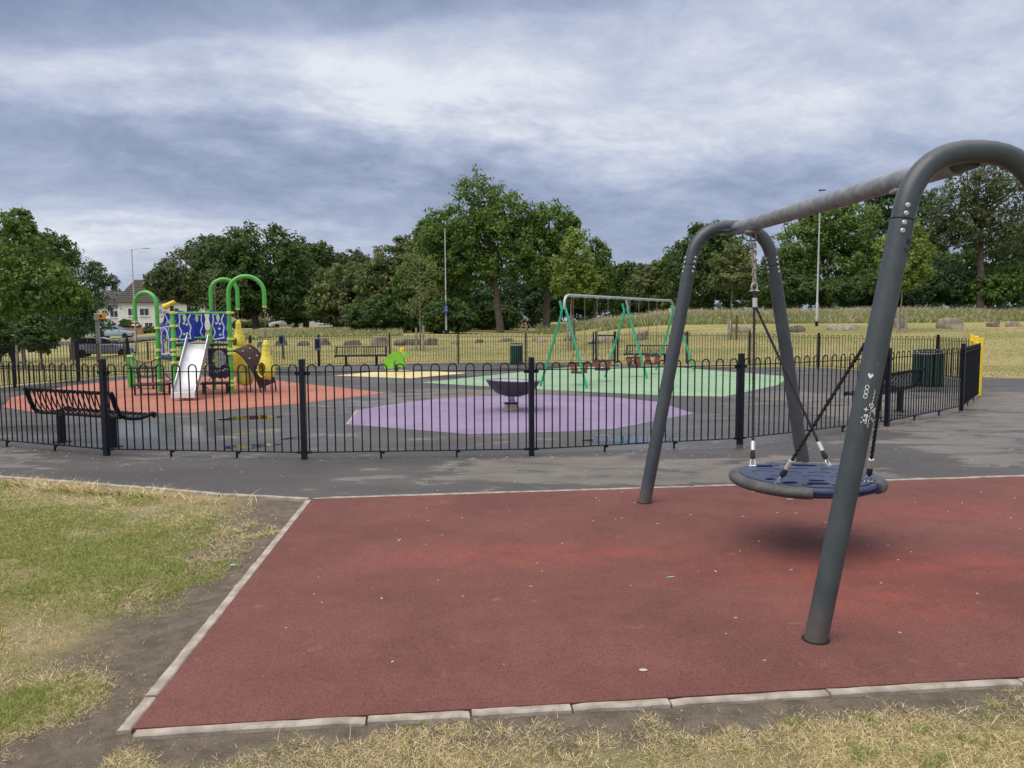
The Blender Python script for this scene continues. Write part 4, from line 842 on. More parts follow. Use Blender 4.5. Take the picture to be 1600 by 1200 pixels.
# step platforms at left
def table(c,lx,ly,z,rz):
    mb=MB(); mb.box((c[0],c[1],z),(lx,ly,.045),rz,bev=.01); o=kpart('step_platform',mb,'deck',sm=False)
    for a in (-1,1):
        for b in (-1,1):
            v=Matrix.Rotation(rz,3,'Z')@Vector((a*lx*.4,b*ly*.4,0)); mb=MB(); mb.tube([(c[0]+v.x,c[1]+v.y,z-.02),(c[0]+v.x,c[1]+v.y,-.02)],.022,6); kpart('platform_leg',mb,'deck',o)
ta=Vector((-9.05,18.6,0))-K0; table((ta.x,ta.y),.62,.5,.53,.1)
tb=Vector((-8.15,17.05,0))-K0; table((tb.x,tb.y),.78,.45,.24,.1)
tcn=Vector((-6.75,17.15,0))-K0; table((tcn.x,tcn.y),.62,.4,.25,.25)
pl=Vector((-9.55,18.9,0))-K0
for dxx in (-.05,.06):
    mb=MB(); mb.box((pl.x+dxx,pl.y,.42),(.075,.05,.86+dxx),0,bev=.012); kpart('balance_post',mb,'green',sm=False)
mb=MB(); mb.box((pl.x+.005,pl.y-.03,.80),(.16,.02,.06),0,bev=.008); kpart('balance_post_cap',mb,'palegreen',sm=False)
for (a,b,za,zb,sag) in ((pl,p1,.78,.80,.13),(pl,p1,.45,.42,.12),(p1,p2,.42,.45,.15),(p1,p2,.62,.30,.05)):
    mb=MB(); mb.tube([a.lerp(b,k/8)+Z*(za+(zb-za)*k/8-sag*math.sin(PI*k/8)) for k in range(9)],.013,6); kpart('rope',mb,'rope')
for k in (2,4,6):
    a=pl.lerp(p1,k/8)+Z*(.79-.13*math.sin(PI*k/8)); b=pl.lerp(p1,k/8)+Z*(.44-.12*math.sin(PI*k/8)); mb=MB(); mb.tube([a,b],.011,6); kpart('rope',mb,'rope')
mb=MB(); q=p3-n_*.55+Vector((-.05,.3,0)); 
for k in range(4): mb.tube([q+Z*(.10+.2*k),q+Vector((.22*(1 if k%2 else -1)*.5,0,.2+.2*k))],.010,5)
kpart('rope',mb,'rope')
# pods
def pod(label,top,zbot,ztop,face,ground):
    root=thing('hanging_pod',label,'pod swing',(top.x,top.y,0),0,'yellow hanging pods'); h=ztop-zbot
    prof=[(.015,0),(.10,.01),(.165,.07),(.195,.17),(.19,.28),(.155,.40),(.115,.52),(.088,.64),(.080,.76),(.085,.80),(.070,.82),(.060,.87),(.02,.90)]
    prof=[(a*h/.9,b*h/.9+zbot) for a,b in prof]; seg=40; fa=Vector(face).normalized()
    nn=Vector((fa.x,fa.y,0)); hc=nn*.17*h/.9+Z*(zbot+.24*h/.9)
    # fine lathe with an opening cut
    import bisect
    zs=np.linspace(0,1,46); pz=[b for a,b in prof]; pr_=[a for a,b in prof]; cum=np.linspace(0,1,len(prof))
    rads=np.interp(zs,cum,pr_); hts=np.interp(zs,cum,pz); vs=[];fs=[]
    for r,z in zip(rads,hts):
        for k in range(seg): a=2*PI*k/seg; vs.append(Vector((r*math.cos(a),r*math.sin(a),z)))
    def inhole(v):
        if v.x*nn.x+v.y*nn.y<0: return False
        side=v.x*-nn.y+v.y*nn.x; return (side/(.118*h/.9))**2+((v.z-zbot-.235*h/.9)/(.165*h/.9))**2<1
    for i in range(45):
        for k in range(seg):
            f=(i*seg+k,i*seg+(k+1)%seg,(i+1)*seg+(k+1)%seg,(i+1)*seg+k); c_=sum((vs[j] for j in f),Vector())/4
            if not inhole(c_): fs.append(f)
    mb=MB(); mb.add(vs,fs); sh=part('pod_shell',mb,M['paleyellow'],root); so=sh.modifiers.new('s','SOLIDIFY'); so.thickness=.012
    ring=[]
    for k in range(24):
        a=2*PI*k/24; s_=.122*h/.9*math.cos(a); z=zbot+.235*h/.9+.168*h/.9*math.sin(a); rz_=float(np.interp(z,hts[5:],rads[5:])); dpt=math.sqrt(max(rz_**2-s_*s_,.0))
        ring.append(nn*dpt+Vector((-nn.y,nn.x,0))*s_+Z*z)
    mb=MB(); mb.tube(ring,.016,8,closed=True); part('opening_rim',mb,M['paleyellow'],root)
    for (az,zz,r) in ((.9,.55,.035),(1.4,.36,.04),(.7,.68,.025),(1.9,.50,.03),(1.0,.20,.03),(2.6,.4,.035)):
        a0=math.atan2(nn.y,nn.x)+az; z=zbot+zz*h/.9*1.; rz_=float(np.interp(z,hts[5:],rads[5:])); dn=Vector((math.cos(a0),math.sin(a0),.2)).normalized()
        mb=MB(); m3=dn.to_track_quat('Z','Y').to_matrix(); mb.tube([Vector((rz_*math.cos(a0),rz_*math.sin(a0),z))+m3@Vector((r*math.cos(t_),r*math.sin(t_),0)) for t_ in [i*PI/6 for i in range(12)]],.007,5,closed=True); part('dimple_ring',mb,M['yellow'],root)
    mb=MB(); chainmesh(mb,(0,0,ztop-.01),(0,0,top.z),.04,.012,.005,4); part('chain',mb,M['chain'],root)
    for dxx in (-.09,.10):
        mb=MB(); chainmesh(mb,(dxx*.6,0,zbot+.03),(dxx,.0,.0),.036,.010,.004,4); part('ground_chain',mb,M['chain'],root)
    mb=MB(); mb.lathe([(.03,-.01),(.03,.02)],8,(.07,-.03,zbot)); part('ground_eye',mb,M['palegreen'],root)
    return root
E3=e3+K0+Z*1.97; E4=e4+K0+Z*1.95
pod('yellow teardrop pod with round opening hanging nearer, right of the climbing frame',E3,.32,1.22,(-.40,-.92,0),0)
pod('yellow teardrop pod hanging farther back, partly hidden by the blue panel post',E4,.95,1.68,(-.5,-.86,0),0)
# ------------------------------------------------------------------ trees
def leafmesh(name,tips,outw,rc,per,size,m,flat=.75,elong=.5):
    N=len(tips)*per; base=np.repeat(tips,per,0); o=np.repeat(outw,per,0); rcs=np.repeat(rc,per)[:,None]
    off=RNG.normal(size=(N,3)); off/=np.maximum(np.linalg.norm(off,axis=1,keepdims=True),1e-6); off*=RNG.random((N,1))**.45*rcs; off[:,2]*=flat
    c=base+off
    nrm=o*.55+RNG.normal(size=(N,3))*.65+off/np.maximum(rcs,1e-3)*.7; nrm[:,2]+=.35; nrm/=np.linalg.norm(nrm,axis=1,keepdims=True)
    r=RNG.normal(size=(N,3)); t_=np.cross(nrm,r); t_/=np.linalg.norm(t_,axis=1,keepdims=True); b=np.cross(nrm,t_)
    s=size*(.6+.8*RNG.random((N,1)))
    V=np.stack([c-t_*s,c+b*s*elong+nrm*s*.12,c+t_*s,c-b*s*elong+nrm*s*.12],1).reshape(-1,3)
    return npmesh(name,V,4,m)
def crown_pts(blobs,dens,shell=.35):
    T=[];O=[];RC=[]
    for (c,rad,rc) in blobs:
        c=np.array(c);rad=np.array(rad); A=4*PI*((rad[0]*rad[1])**1.6+(rad[0]*rad[2])**1.6+(rad[1]*rad[2])**1.6)/3
        A=A**(1/1.6) if False else 4*PI*(((rad[0]*rad[1])**1.6+(rad[0]*rad[2])**1.6+(rad[1]*rad[2])**1.6)/3)**(1/1.6)
        n=max(6,int(dens*A/(rc*rc))); d=RNG.normal(size=(n,3)); d/=np.linalg.norm(d,axis=1,keepdims=True)
        # lumpy radius
        k=np.array([1+.22*mn.noise(Vector(q*2.1+c*.31))+.12*mn.noise(Vector(q*4.7+c*.17)) for q in d])[:,None]
        rr=(1-shell*RNG.random((n,1))**1.6)*k
        T.append(c+d*rad*rr); O.append(d); RC.append(np.full(n,rc)*(.7+.6*RNG.random(n)))
    return np.concatenate(T),np.concatenate(O),np.concatenate(RC)
def limb(mb,p0,p1,r0,r1,seg=7,wig=.06,n=6):
    p0,p1=Vector(p0),Vector(p1); L=(p1-p0).length; pts=[];rr=[]
    for i in range(n+1):
        t_=i/n; j=Vector((random.uniform(-1,1),random.uniform(-1,1),0))*wig*L*math.sin(PI*t_)*.5; pts.append(p0.lerp(p1,t_)+j+Vector((0,0,math.sin(PI*t_)*L*.05))); rr.append(r0+(r1-r0)*t_)
    mb.tube(pts,rr,seg); return pts
def tree(name,label,cat,px,d,blobs,leaf,leafm,trunk_r=.25,dens=.42,per=16,base_px=None,bark='bark',limbs=8,shell=.35,group=None,trunk=True,flat=.75,rcf=None,elong=.5):
    """blobs: (px,py,rx,ry) outline ellipses measured at distance d"""
    b=spot(base_px or px,d); root=thing(name,label,cat,b,0,group); s=d/F; B=[]
    for q in blobs:
        cx_,cy_,rx,ry=q[:4]; rx*=.98; ry*=.99; dz=q[4] if len(q)>4 else 0.
        w=at(cx_,cy_,d+dz*0); rad=(rx*s,(rx*.75+ry*.25)*s,ry*s); rc=(rcf or .16)*min(rx,ry)*s+leaf*1.2
        B.append(((w.x-b.x,dz,w.z-b.z),rad,rc))
    T,O,Q=crown_pts(B,dens*1.45,shell); keep=T[:,2]>.1; T,O,Q=T[keep],O[keep],Q[keep]
    me=leafmesh('crown',T,O,Q,int(per*1.5),leaf,LEAF[leafm],flat,elong); link('crown',me,root)
    if trunk:
        mb=MB(); top=max(B,key=lambda q:q[0][2]); ctr=np.mean([q[0] for q in B],0)
        h0=max(.6,min(q[0][2]-q[1][2]*.6 for q in B)); fork=Vector((ctr[0]*.3,0,max(h0,ctr[2]*.45)))
        trunk_r*=.72; pts=limb(mb,(0,0,-.2),fork,trunk_r*1.15,trunk_r*.75,9,.03)
        limb(mb,fork,(top[0][0],0,top[0][2]+top[1][2]*.4),trunk_r*.7,trunk_r*.12)
        for i in range(limbs):
            q=B[i%len(B)]; a=random.uniform(0,6.28); e=(q[0][0]+q[1][0]*.6*math.cos(a),q[0][1]+q[1][1]*.6*math.sin(a),q[0][2]+q[1][2]*random.uniform(-.1,.6))
            limb(mb,fork.lerp(Vector((top[0][0],0,top[0][2])),random.uniform(0,.6)),e,trunk_r*.42,trunk_r*.06,6,.1)
        part('trunk',mb,M[bark],root)
    return root
gT='broadleaf trees round the park'
# left side group
tree('broadleaf_tree','young mid-green tree with dense crown at far left behind the railing, pale slim trunk','tree',33,30,[(35,395,38,56),(10,440,55,55),(75,448,48,46),(50,470,60,26),(108,466,30,24),(30,358,18,34),(-40,430,50,70)],.085,'mid',.10,.30,18,bark='barkpale',limbs=14,rcf=.22)
tree('broadleaf_tree','big dark tree filling the left edge behind the young tree','tree',-10,44,[(0,385,60,55),(-60,420,80,85),(40,430,65,50),(75,400,42,36),(10,470,70,34)],.13,'dark',.35,.36,16,limbs=10)
tree('dark_feathery_tree','dark feathery tree with drooping branch tips left of the speed camera','tree',112,52,[(95,415,48,38),(60,390,52,30),(120,455,46,38),(150,425,18,16),(165,440,18,12),(142,470,40,26),(90,480,60,40),(125,505,45,22)],.13,'bluegreen',.30,.26,13,limbs=16,shell=.6,elong=.28)
for i,(px,d,bl,lm,lb) in enumerate([(20,32,[(10,528,40,22),(-40,520,50,40)],'dark','dark low bush against the back of the left railing'),(62,27,[(66,530,20,20),(52,520,24,26)],'dark','dark rounded bush beside the pale slim trunk at left'),
    (118,56,[(122,510,22,14),(100,512,24,16)],'bluegreen','bushy dark shrub below the drooping tree at left')]):
    tree('shrub',lb,'shrub',px,d,bl,.085,lm,.06,.42,16,trunk=True,limbs=4)
tree('broadleaf_tree','grey-green spreading tree behind the white house roof','tree',295,92,[(300,425,48,38),(265,440,30,30),(330,400,40,28),(330,450,45,40),(240,440,14,16),(300,455,40,18)],.22,'grey',.35,.34,15)
tree('chestnut_tree','broad domed dark green tree right of the arched poles','tree',400,86,[(400,400,66,46),(360,410,50,40),(440,420,48,46),(390,450,72,40),(450,465,40,30),(370,470,45,26),(330,440,35,40)],.22,'dark',.55,.40,17)
tree('chestnut_tree','dark rounded tree behind and right of the broad domed tree','tree',478,96,[(478,405,36,32),(490,440,34,44),(465,420,30,40),(500,400,20,20),(470,480,40,24)],.24,'dark',.5,.40,17)
tree('broadleaf_tree','olive-green bushy tree left of the bare-branched sapling','tree',520,72,[(525,450,34,34),(505,475,26,28),(545,480,40,34),(560,440,30,28)],.18,'olive',.2,.42,16)
tree('broadleaf_tree','tall far tree with thin crown behind the olive trees','tree',560,112,[(545,405,22,16),(560,425,40,24),(590,420,34,22),(530,425,20,22)],.26,'grey',.25,.30,14,shell=.5)
tree('broadleaf_tree','mid-green tree with pale tips left of the tallest tree','tree',605,70,[(610,420,34,36),(590,450,34,40),(635,400,28,30),(600,485,42,28),(640,450,30,40)],.18,'olive',.22,.38,16)
tree('shrub','dark bush spreading to the ground right of the rear bench stones','shrub',590,62,[(600,490,42,26),(570,495,28,22),(640,495,34,24)],.15,'dark',.06,.46,16,limbs=4)
# main tree
tree('ash_tree','tallest mid-green tree in the centre with forked brown trunk','tree',782,64,[(745,310,36,38),(775,330,48,36),(735,350,46,36),(800,350,45,34),(700,350,34,28),(680,375,30,24),(770,375,60,34),(820,385,38,34),(720,395,40,32),(790,410,46,30),(745,425,34,24),(835,420,26,30),(690,415,30,30)],.15,'mid',.42,.40,17,limbs=20,shell=.55,rcf=.24)
tree('broadleaf_tree','full mid-green tree reaching the ground left of the tallest tree','tree',685,67,[(690,385,36,36),(665,420,38,40),(705,430,36,44),(650,455,34,34),(690,470,46,34),(640,440,26,30),(672,365,24,26)],.16,'mid',.25,.40,16,limbs=6)
tree('broadleaf_tree','rounded tree right of the tallest one with ivy-brown trunk','tree',853,66,[(858,350,36,30),(880,375,34,36),(845,390,30,34),(875,420,34,34),(890,350,18,16),(855,430,26,24),(825,365,26,30)],.15,'mid',.45,.32,16,limbs=12,shell=.5)
tree('young_tree','yellow-green young tree above the left end of the green swing frame','tree',892,37,[(900,395,22,26),(885,420,24,26),(905,425,24,30),(920,440,18,22),(880,445,20,16),(898,372,12,16)],.085,'light',.055,.34,15,bark='barkpale',limbs=12,rcf=.2)
tree('broadleaf_tree','mid-green tree at the right end of the central clump','tree',930,74,[(930,400,22,26),(940,430,20,30),(915,440,26,30),(905,460,30,20)],.17,'mid',.25,.38,16)
for px,d,bl,lm,lb in [(660,72,[(660,450,40,50),(640,480,40,30),(690,470,34,40)],'dark','dark understorey bush behind the bare-branched sapling'),(735,76,[(730,470,46,38),(760,480,30,28),(700,455,34,40)],'bluegreen','dark understorey bush left of the forked trunk'),
    (820,78,[(820,480,44,34),(850,470,30,34),(800,450,40,36)],'bluegreen','dark understorey bush between the two central trunks'),(700,58,[(705,492,30,26),(680,500,22,18),(725,500,20,16)],'dark','rounded green bush behind the sign lamp post'),
    (895,80,[(890,470,40,24),(930,465,34,26),(870,455,40,40)],'dark','dark bush mass behind the yellow-green young tree'),(765,72,[(765,495,26,20),(790,498,20,18)],'dark','low bush at the foot of the forked trunk')]:
    tree('shrub',lb,'shrub',px,d,bl,.16,lm,.08,.44,16,limbs=4)
# gap + right group
tree('broadleaf_tree','low dark tree in the distant gap between the clumps','tree',985,98,[(985,430,40,18),(1010,445,36,24),(960,450,34,26),(1000,465,60,20)],.22,'dark',.25,.44,16)
tree('broadleaf_tree','olive tree left of the dark domed tree, behind the green swings','tree',1030,82,[(1035,430,26,24),(1010,450,28,26),(1055,415,24,22),(1040,460,40,22)],.18,'olive',.22,.38,16)
tree('chestnut_tree','dark domed tree framed by the farther arch of the basket swing','tree',1110,72,[(1105,385,40,36),(1080,415,44,40),(1135,400,34,36),(1150,440,34,38),(1090,450,55,30),(1120,365,24,16)],.17,'dark',.4,.42,17)
tree('young_tree','olive young tree with staked pale trunk behind the farther swing legs','tree',1143,38,[(1145,390,16,20),(1130,412,22,18),(1158,412,22,20),(1143,435,34,16),(1122,440,14,12),(1168,436,14,14)],.085,'olive',.05,.30,14,bark='barkpale',limbs=12,rcf=.22)
tree('broadleaf_tree','wide dark green tree under the galvanised crossbar','tree',1290,70,[(1290,350,46,36),(1250,385,44,44),(1330,360,48,46),(1240,425,40,40),(1300,420,60,40),(1350,410,40,40),(1270,330,24,14)],.16,'mid',.4,.40,17)
tree('broadleaf_tree','mid-green tree right of the lamp post and behind the yellow-green sapling','tree',1400,74,[(1400,330,48,40),(1375,370,40,44),(1440,350,40,42),(1420,400,54,40),(1380,300,26,20),(1450,420,40,36)],.17,'bluegreen',.4,.34,16,shell=.5)
tree('young_tree','yellow-green young tree with two pale stakes right of the near swing leg','tree',1406,40,[(1418,360,20,24),(1400,385,26,24),(1435,390,22,24),(1415,415,34,24),(1385,400,16,18),(1440,425,16,16),(1410,440,24,12)],.09,'light',.055,.36,15,bark='barkpale',limbs=12,rcf=.2)
tree('ash_tree','tall loose-crowned tree at the right edge with sky showing through','tree',1530,60,[(1530,285,50,34),(1490,320,44,30),(1570,310,50,40),(1520,360,56,28),(1580,370,46,40),(1470,370,26,24),(1540,330,20,20)],.14,'grey',.4,.36,16,limbs=24,shell=.6,rcf=.26)
tree('broadleaf_tree','dense dark tree low at the right edge behind the biggest boulder','tree',1560,66,[(1550,410,60,34),(1600,400,50,50),(1500,430,50,34),(1640,380,60,70)],.15,'dark',.3,.40,16)
for px,d,bl,lm,lb in [(1205,84,[(1190,450,40,34),(1220,440,36,50)],'dark','dark bush filling between the domed tree and the wide tree'),(1340,64,[(1330,455,46,22),(1370,450,40,28)],'dark','dark bush row end behind the near swing leg'),
    (1450,62,[(1450,440,48,32),(1410,455,40,22),(1490,450,44,26)],'bluegreen','blue-green bush below the trees left of the biggest boulder'),(1540,61,[(1540,450,46,24),(1590,440,44,32)],'mid','green bush at right behind the long flat boulder'),(1270,66,[(1260,455,44,20),(1225,450,30,28)],'dark','dark bush behind the bare lamp post')]:
    tree('shrub',lb,'shrub',px,d,bl,.15,lm,.08,.46,16,limbs=4)
# sapling with bare branches and stakes
def bare_tree(label,px,d,top_py,spread,leafy=0,base_px=None,r=.05):
    b=spot(px,d); root=thing('bare_sapling',label,'tree',b); H_=(at(px,top_py,d).z-b.z); mb=MB(); rnd=random.Random(px)
    limb(mb,(0,0,-.1),(rnd.uniform(-.1,.1),0,H_),r,r*.15,7,.01); tips=[]
    for i in range(16):
        h=H_*(.30+.62*i/16); a=rnd.uniform(0,6.28); L=spread*(1-.55*i/16)*rnd.uniform(.7,1.1); e=Vector((L*math.cos(a),L*math.sin(a),h+L*rnd.uniform(.5,1.)))
        pts=limb(mb,(0,0,h),e,r*.36,r*.07,5,.08)
        for k in range(3):
            s0=pts[rnd.choice((2,3,4,5))]; e2=s0+Vector((rnd.uniform(-.6,.6),rnd.uniform(-.6,.6),rnd.uniform(.1,.7)))*spread*.35; limb(mb,s0,e2,r*.16,r*.04,4,.08,3); tips.append(e2)
        tips.append(e)
    part('trunk',mb,M['barkpale'],root)
    if leafy:
        T=np.array([tuple(v) for v in tips]); O=T/np.linalg.norm(T,axis=1,keepdims=True); me=leafmesh('crown',T,O,np.full(len(T),.38),leafy,.055,LEAF['olive']); link('crown',me,root)
bare_tree('thin-leaved sapling with pale branches and two stakes, left of the sign lamp post',656,38,395,1.25,26)
bare_tree('almost leafless pale sapling behind the tall green arches',339,40,415,1.3,4)
tr_sp=[]
def stake(px,d,h,lb,m='wood',w=.09,name='tree_stake',cat='stake',group='timber posts on the lawn'):
    b=spot(px,d); mb=MB(); mb.box((0,0,h/2-.1),(w,w,h+.2),random.uniform(0,.5),bev=.01); o=part(name,mb,M[m],None,False,loc=b); tag(o,lb,cat,group)
for px,d,h,lb,m in [(650,37.5,1.15,'pale stake left of the thin-leaved sapling','wood'),(661,37.3,1.25,'pale stake nearest the thin-leaved sapling trunk','wood'),(887,36,1.25,'pale stake left of the yellow-green tree trunk','wood'),(897,36.3,1.35,'darker stake right of the yellow-green tree trunk','woodred'),
   (1139,37.5,1.2,'brown stake left of the olive young tree trunk','wood'),(1151,37.6,1.2,'brown stake right of the olive young tree trunk','woodred'),(1403,38.5,1.1,'pale stake left of two below the right yellow-green tree','wood'),(1416,38.5,1.15,'pale stake right of two below the right yellow-green tree','wood'),
   (17,29,1.0,'pale broken stake beside the left young tree','wood'),(24,29.3,.9,'shorter pale stake beside the left young tree','wood'),(150,36,.95,'dark timber bollard in front of the silver estate car','woodred'),(112,36.5,.95,'dark timber bollard at the rear of the silver estate car','woodred'),(192,37,.9,'dark timber bollard past the bonnet of the silver estate car','woodred'),(229,38,.9,'dark timber bollard left of the low blue panel','woodred')]:
    stake(px,d,h,lb,m)
# ------------------------------------------------------------------ boulders
def boulder(lb,px,d,w,h,m='rock',seed=0,flat=.55):
    b=spot(px,d); r=random.Random(seed); bm=bmesh.new(); bmesh.ops.create_icosphere(bm,subdivisions=3,radius=1.)
    off=Vector((r.uniform(-9,9),r.uniform(-9,9),r.uniform(-9,9)))
    planes=[(Vector((r.uniform(-1,1),r.uniform(-1,1),r.uniform(-.1,.8))).normalized(),r.uniform(.55,.85)) for _ in range(8)]+[(Vector((0,0,1)),.62)]
    for v in bm.verts:
        p=v.co.copy()
        for n_,k in planes:
            e=p.dot(n_)-k
            if e>0: p-=n_*e*.93
        p*=1+.10*mn.noise(p*1.6+off)+.045*mn.noise(p*5+off); v.co=Vector((p.x*w/2/.85,p.y*w*.40,p.z*h/.62*.62))
        v.co.z=v.co.z*1.+h*.30
    me=bpy.data.meshes.new('boulder'); bm.to_mesh(me); bm.free(); me.materials.append(M[m]); 
    for p in me.polygons: p.use_smooth=True
    me.set_sharp_from_angle(angle=math.radians(28))
    me.transform(Matrix.Diagonal((.86,.86,.78,1))); o=link('boulder',me,None,(b.x,b.y,b.z-h*.05),(0,0,r.uniform(-.3,.3))); tag(o,lb,'boulder','boulders edging the lawn')
for i,(px,d,w,h,m,lb) in enumerate([(322,46,.7,.42,'rockdark','small brown boulder glimpsed behind the arch posts'),(407,45,.55,.45,'rockdark','small dark boulder above the nearer yellow pod chain'),(437,45,.9,.45,'rockdark','brown boulder just left of the lawn post bin'),(472,44,.75,.4,'rockdark','brown boulder between the two blue-grey post bins'),(508,44,.6,.55,'rockdark','upright dark boulder behind the railing post bin'),
    (550,43,1.0,.42,'rockdark','low dark boulder behind the rear left bench'),(592,42,1.0,.75,'rock','flat-topped block boulder standing tallest behind the rear left bench'),(637,42,1.6,.48,'rockdark','long low boulder left of the two pale stakes'),(672,41.5,1.1,.52,'rockdark','long brown boulder just right of the two pale stakes'),(711,42,.55,.3,'rock','small grey boulder right of the sign lamp post'),
    (748,43,.55,.28,'rockdark','small dark boulder left of the green bin'),(790,44,.95,.28,'rock','low grey boulder in front of the cyclist, left'),(841,44,.9,.28,'rock','low grey boulder in front of the cyclist, right'),(893,43,.8,.3,'rockdark','low boulder behind the left green swing legs'),(945,40,1.9,.42,'rock','long low boulder behind the red cradle seats'),
    (1003,40,1.05,.68,'rock','grey domed boulder seen between the green swing chains'),(1072,42,.8,.25,'rockdark','low dark boulder behind the right green swing leg'),(1156,42,1.2,.45,'rock','grey boulder just behind the olive young tree'),(1246,40,.85,.48,'rockdark','rounded brown boulder right of the farther swing leg'),(1318,41,1.8,.38,'rock','wide flat boulder right of the bare lamp post'),
    (1400,43,1.05,.72,'rock','squarish brown boulder behind the pale stakes'),(1484,42,1.4,.82,'rock','biggest pale brown block boulder on the right lawn'),(1553,44,.95,.4,'rockdark','low boulder left of the two at the right edge'),(1585,44.4,1.2,.42,'rock','low boulder touching the right edge of the view')]):
    boulder(lb,px,d,w,h,m,seed=i*3+1)
# ------------------------------------------------------------------ lamp posts, signs, camera
def lamp(label,px,d,h,arm=None,top_py=None):
    b=spot(px,d); root=thing('lamp_post',label,'lamp post',b)
    if top_py: h=at(px,top_py,d).z-b.z
    mb=MB(); mb.lathe([(.085,-.1),(.085,1.35),(.055,1.42),(.045,h*.6),(.036,h)],12); part('pole',mb,M['steelpole'],root)
    mb=MB(); mb.lathe([(.088,-.05),(.088,.28)],12,cap=False); part('base_band',mb,M['navyblack'],root)
    if arm:
        mb=MB(); mb.tube([(0,0,h-.03),(arm*.6,0,h+.02),(arm,0,h+.05)],.028,8); part('arm',mb,M['steelpole'],root)
        mb=MB(); mb.box((arm+.22,0,h+.05),(.55,.16,.06),bev=.02); part('lantern',mb,M['polebase'],root,False)
    else:
        mb=MB(); mb.box((.10,0,h+.03),(.42,.16,.06),bev=.02); part('lantern',mb,M['navyblack'],root,False)
    return root,b,h
lamp('tall grey lamp post with a side arm beside the white house','' or 211,62,8,1.0,389)
lamp('grey lamp post with a small blue sign in front of the central trees',697,57,8,None,356)
lamp('bare grey lamp post standing in the lawn under the galvanised crossbar',1276,45.6,8,None,298)
s1=thing('road_sign','triangular red-bordered school warning sign with plate on the left lamp post','sign',at(211,500,61.8))
mb=MB(); mb.plate([(-.34,-.25),(.34,-.25),(0,.36)],[],lambda a,b,h:Vector((a,-.05+h,b)),.012); part('red_triangle',mb,M['sign_red'],s1,False)
mb=MB(); mb.plate([(-.23,-.19),(.23,-.19),(0,.22)],[],lambda a,b,h:Vector((a,-.058+h,b)),.006); wt=part('white_triangle',mb,M['white'],s1,False)
for x in (-.06,.07): mb=MB(); mb.lathe([(.028,-.004),(.028,.004)],10,(x,-.066,.02),Matrix.Rotation(PI/2,3,'X')); mb.box((x,-.066,-.075),(.06,.006,.12)); part('figure',mb,M['hole'],wt,False)
mb=MB(); mb.box((0,-.05,-.40),(.55,.012,.14)); part('plate',mb,M['white'],s1,False)
s2=thing('blue_sign','small blue cycle route sign with white bicycle on the central lamp post','sign',at(697,483,56.85))
mb=MB(); mb.box((0,-.05,.0),(.26,.012,.50)); part('sign_face',mb,M['sign_blue'],s2,False)
mb=MB()
for x in (-.06,.06): mb.tube([(x+.035*math.cos(a),-.06,-.08+.035*math.sin(a)) for a in [i*PI/5 for i in range(10)]],.006,4,closed=True)
mb.tube([(-.06,-.06,-.08),(-.02,-.06,-.01),(.04,-.06,-.01),(.06,-.06,-.08)],.006,4); mb.box((0,-.0595,.13),(.12,.004,.03)); part('bicycle_symbol',mb,M['white'],s2,False)
b=spot(152,47); sc_=thing('speed_camera','yellow roadside speed camera box on a grey pole left of the houses','speed camera',b); hh=at(152,500,47).z-b.z
mb=MB(); mb.box((0,0,hh/2),(.20,.16,hh)); part('pole',mb,M['polebase'],sc_,False)
mb=MB(); mb.box((.05,0,hh+.20),(.34,.30,.42),bev=.02); part('housing',mb,M['steelpole'],sc_,False)
mb=MB(); mb.box((.33,-.05,hh+.22),(.30,.36,.34),bev=.02); yb=part('yellow_face',mb,M['camyellow'],sc_,False)
mb=MB(); mb.box((.36,-.235,hh+.22),(.13,.01,.13)); part('lens',mb,M['hole'],yb,False)
mb=MB(); mb.box((.33,-.05,hh+.02),(.24,.26,.08)); part('mount',mb,M['sign_blue'],sc_,False)
# ------------------------------------------------------------------ cyclist
cyb=spot(822,65); bike=thing('bicycle','pale racing bicycle crossing the lawn in front of the central trees','bicycle',cyb)
for x,nm in ((-.50,'front'),(.50,'rear')):
    mb=MB(); mb.tube([(x+.33*math.cos(a),0,.34+.33*math.sin(a)) for a in [i*PI/12 for i in range(24)]],.016,6,closed=True); w=part('wheel',mb,M['tyre'],bike)
    mb=MB()
    for i in range(8): a=i*PI/8; mb.tube([(x-.31*math.cos(a),0,.34-.31*math.sin(a)),(x+.31*math.cos(a),0,.34+.31*math.sin(a))],.003,4)
    part('spokes',mb,M['galvlight'],w)
mb=MB()
for a,b in (((-.50,.34),(-.38,.82)),((-.38,.82),(.20,.86)),((-.36,.74),(.06,.32)),((.06,.32),(.20,.92)),((.06,.32),(.50,.34)),((.19,.80),(.50,.34))): mb.tube([(a[0],0,a[1]),(b[0],0,b[1])],.022,8)
part('frame',mb,M['bikewhite'],bike)
mb=MB(); mb.tube([(-.38,-.2,.93),(-.48,-.2,.92),(-.52,-.2,.84)],.014,6); mb.tube([(-.38,.2,.93),(-.48,.2,.92),(-.52,.2,.84)],.014,6); mb.tube([(-.38,-.2,.93),(-.38,.2,.93)],.014,6); part('handlebar',mb,M['navyblack'],bike)
mb=MB(); mb.box((.22,0,.94),(.26,.10,.04),bev=.015); part('saddle',mb,M['navyblack'],bike,False)
mb=MB(); mb.lathe([(.09,-.01),(.09,.01)],14,(.06,-.05,.32),Matrix.Rotation(PI/2,3,'X')); mb.tube([(.06,-.07,.32),(.0,-.07,.17)],.012,6); mb.tube([(.06,.07,.32),(.12,.07,.47)],.012,6); mb.box((.0,-.12,.17),(.09,.07,.02)); mb.box((.12,.12,.47),(.09,.07,.02)); part('crank',mb,M['navyblack'],bike,False)
per=thing('person','cyclist in a pale blue jersey, black shorts and teal helmet riding left across the lawn','person',cyb)
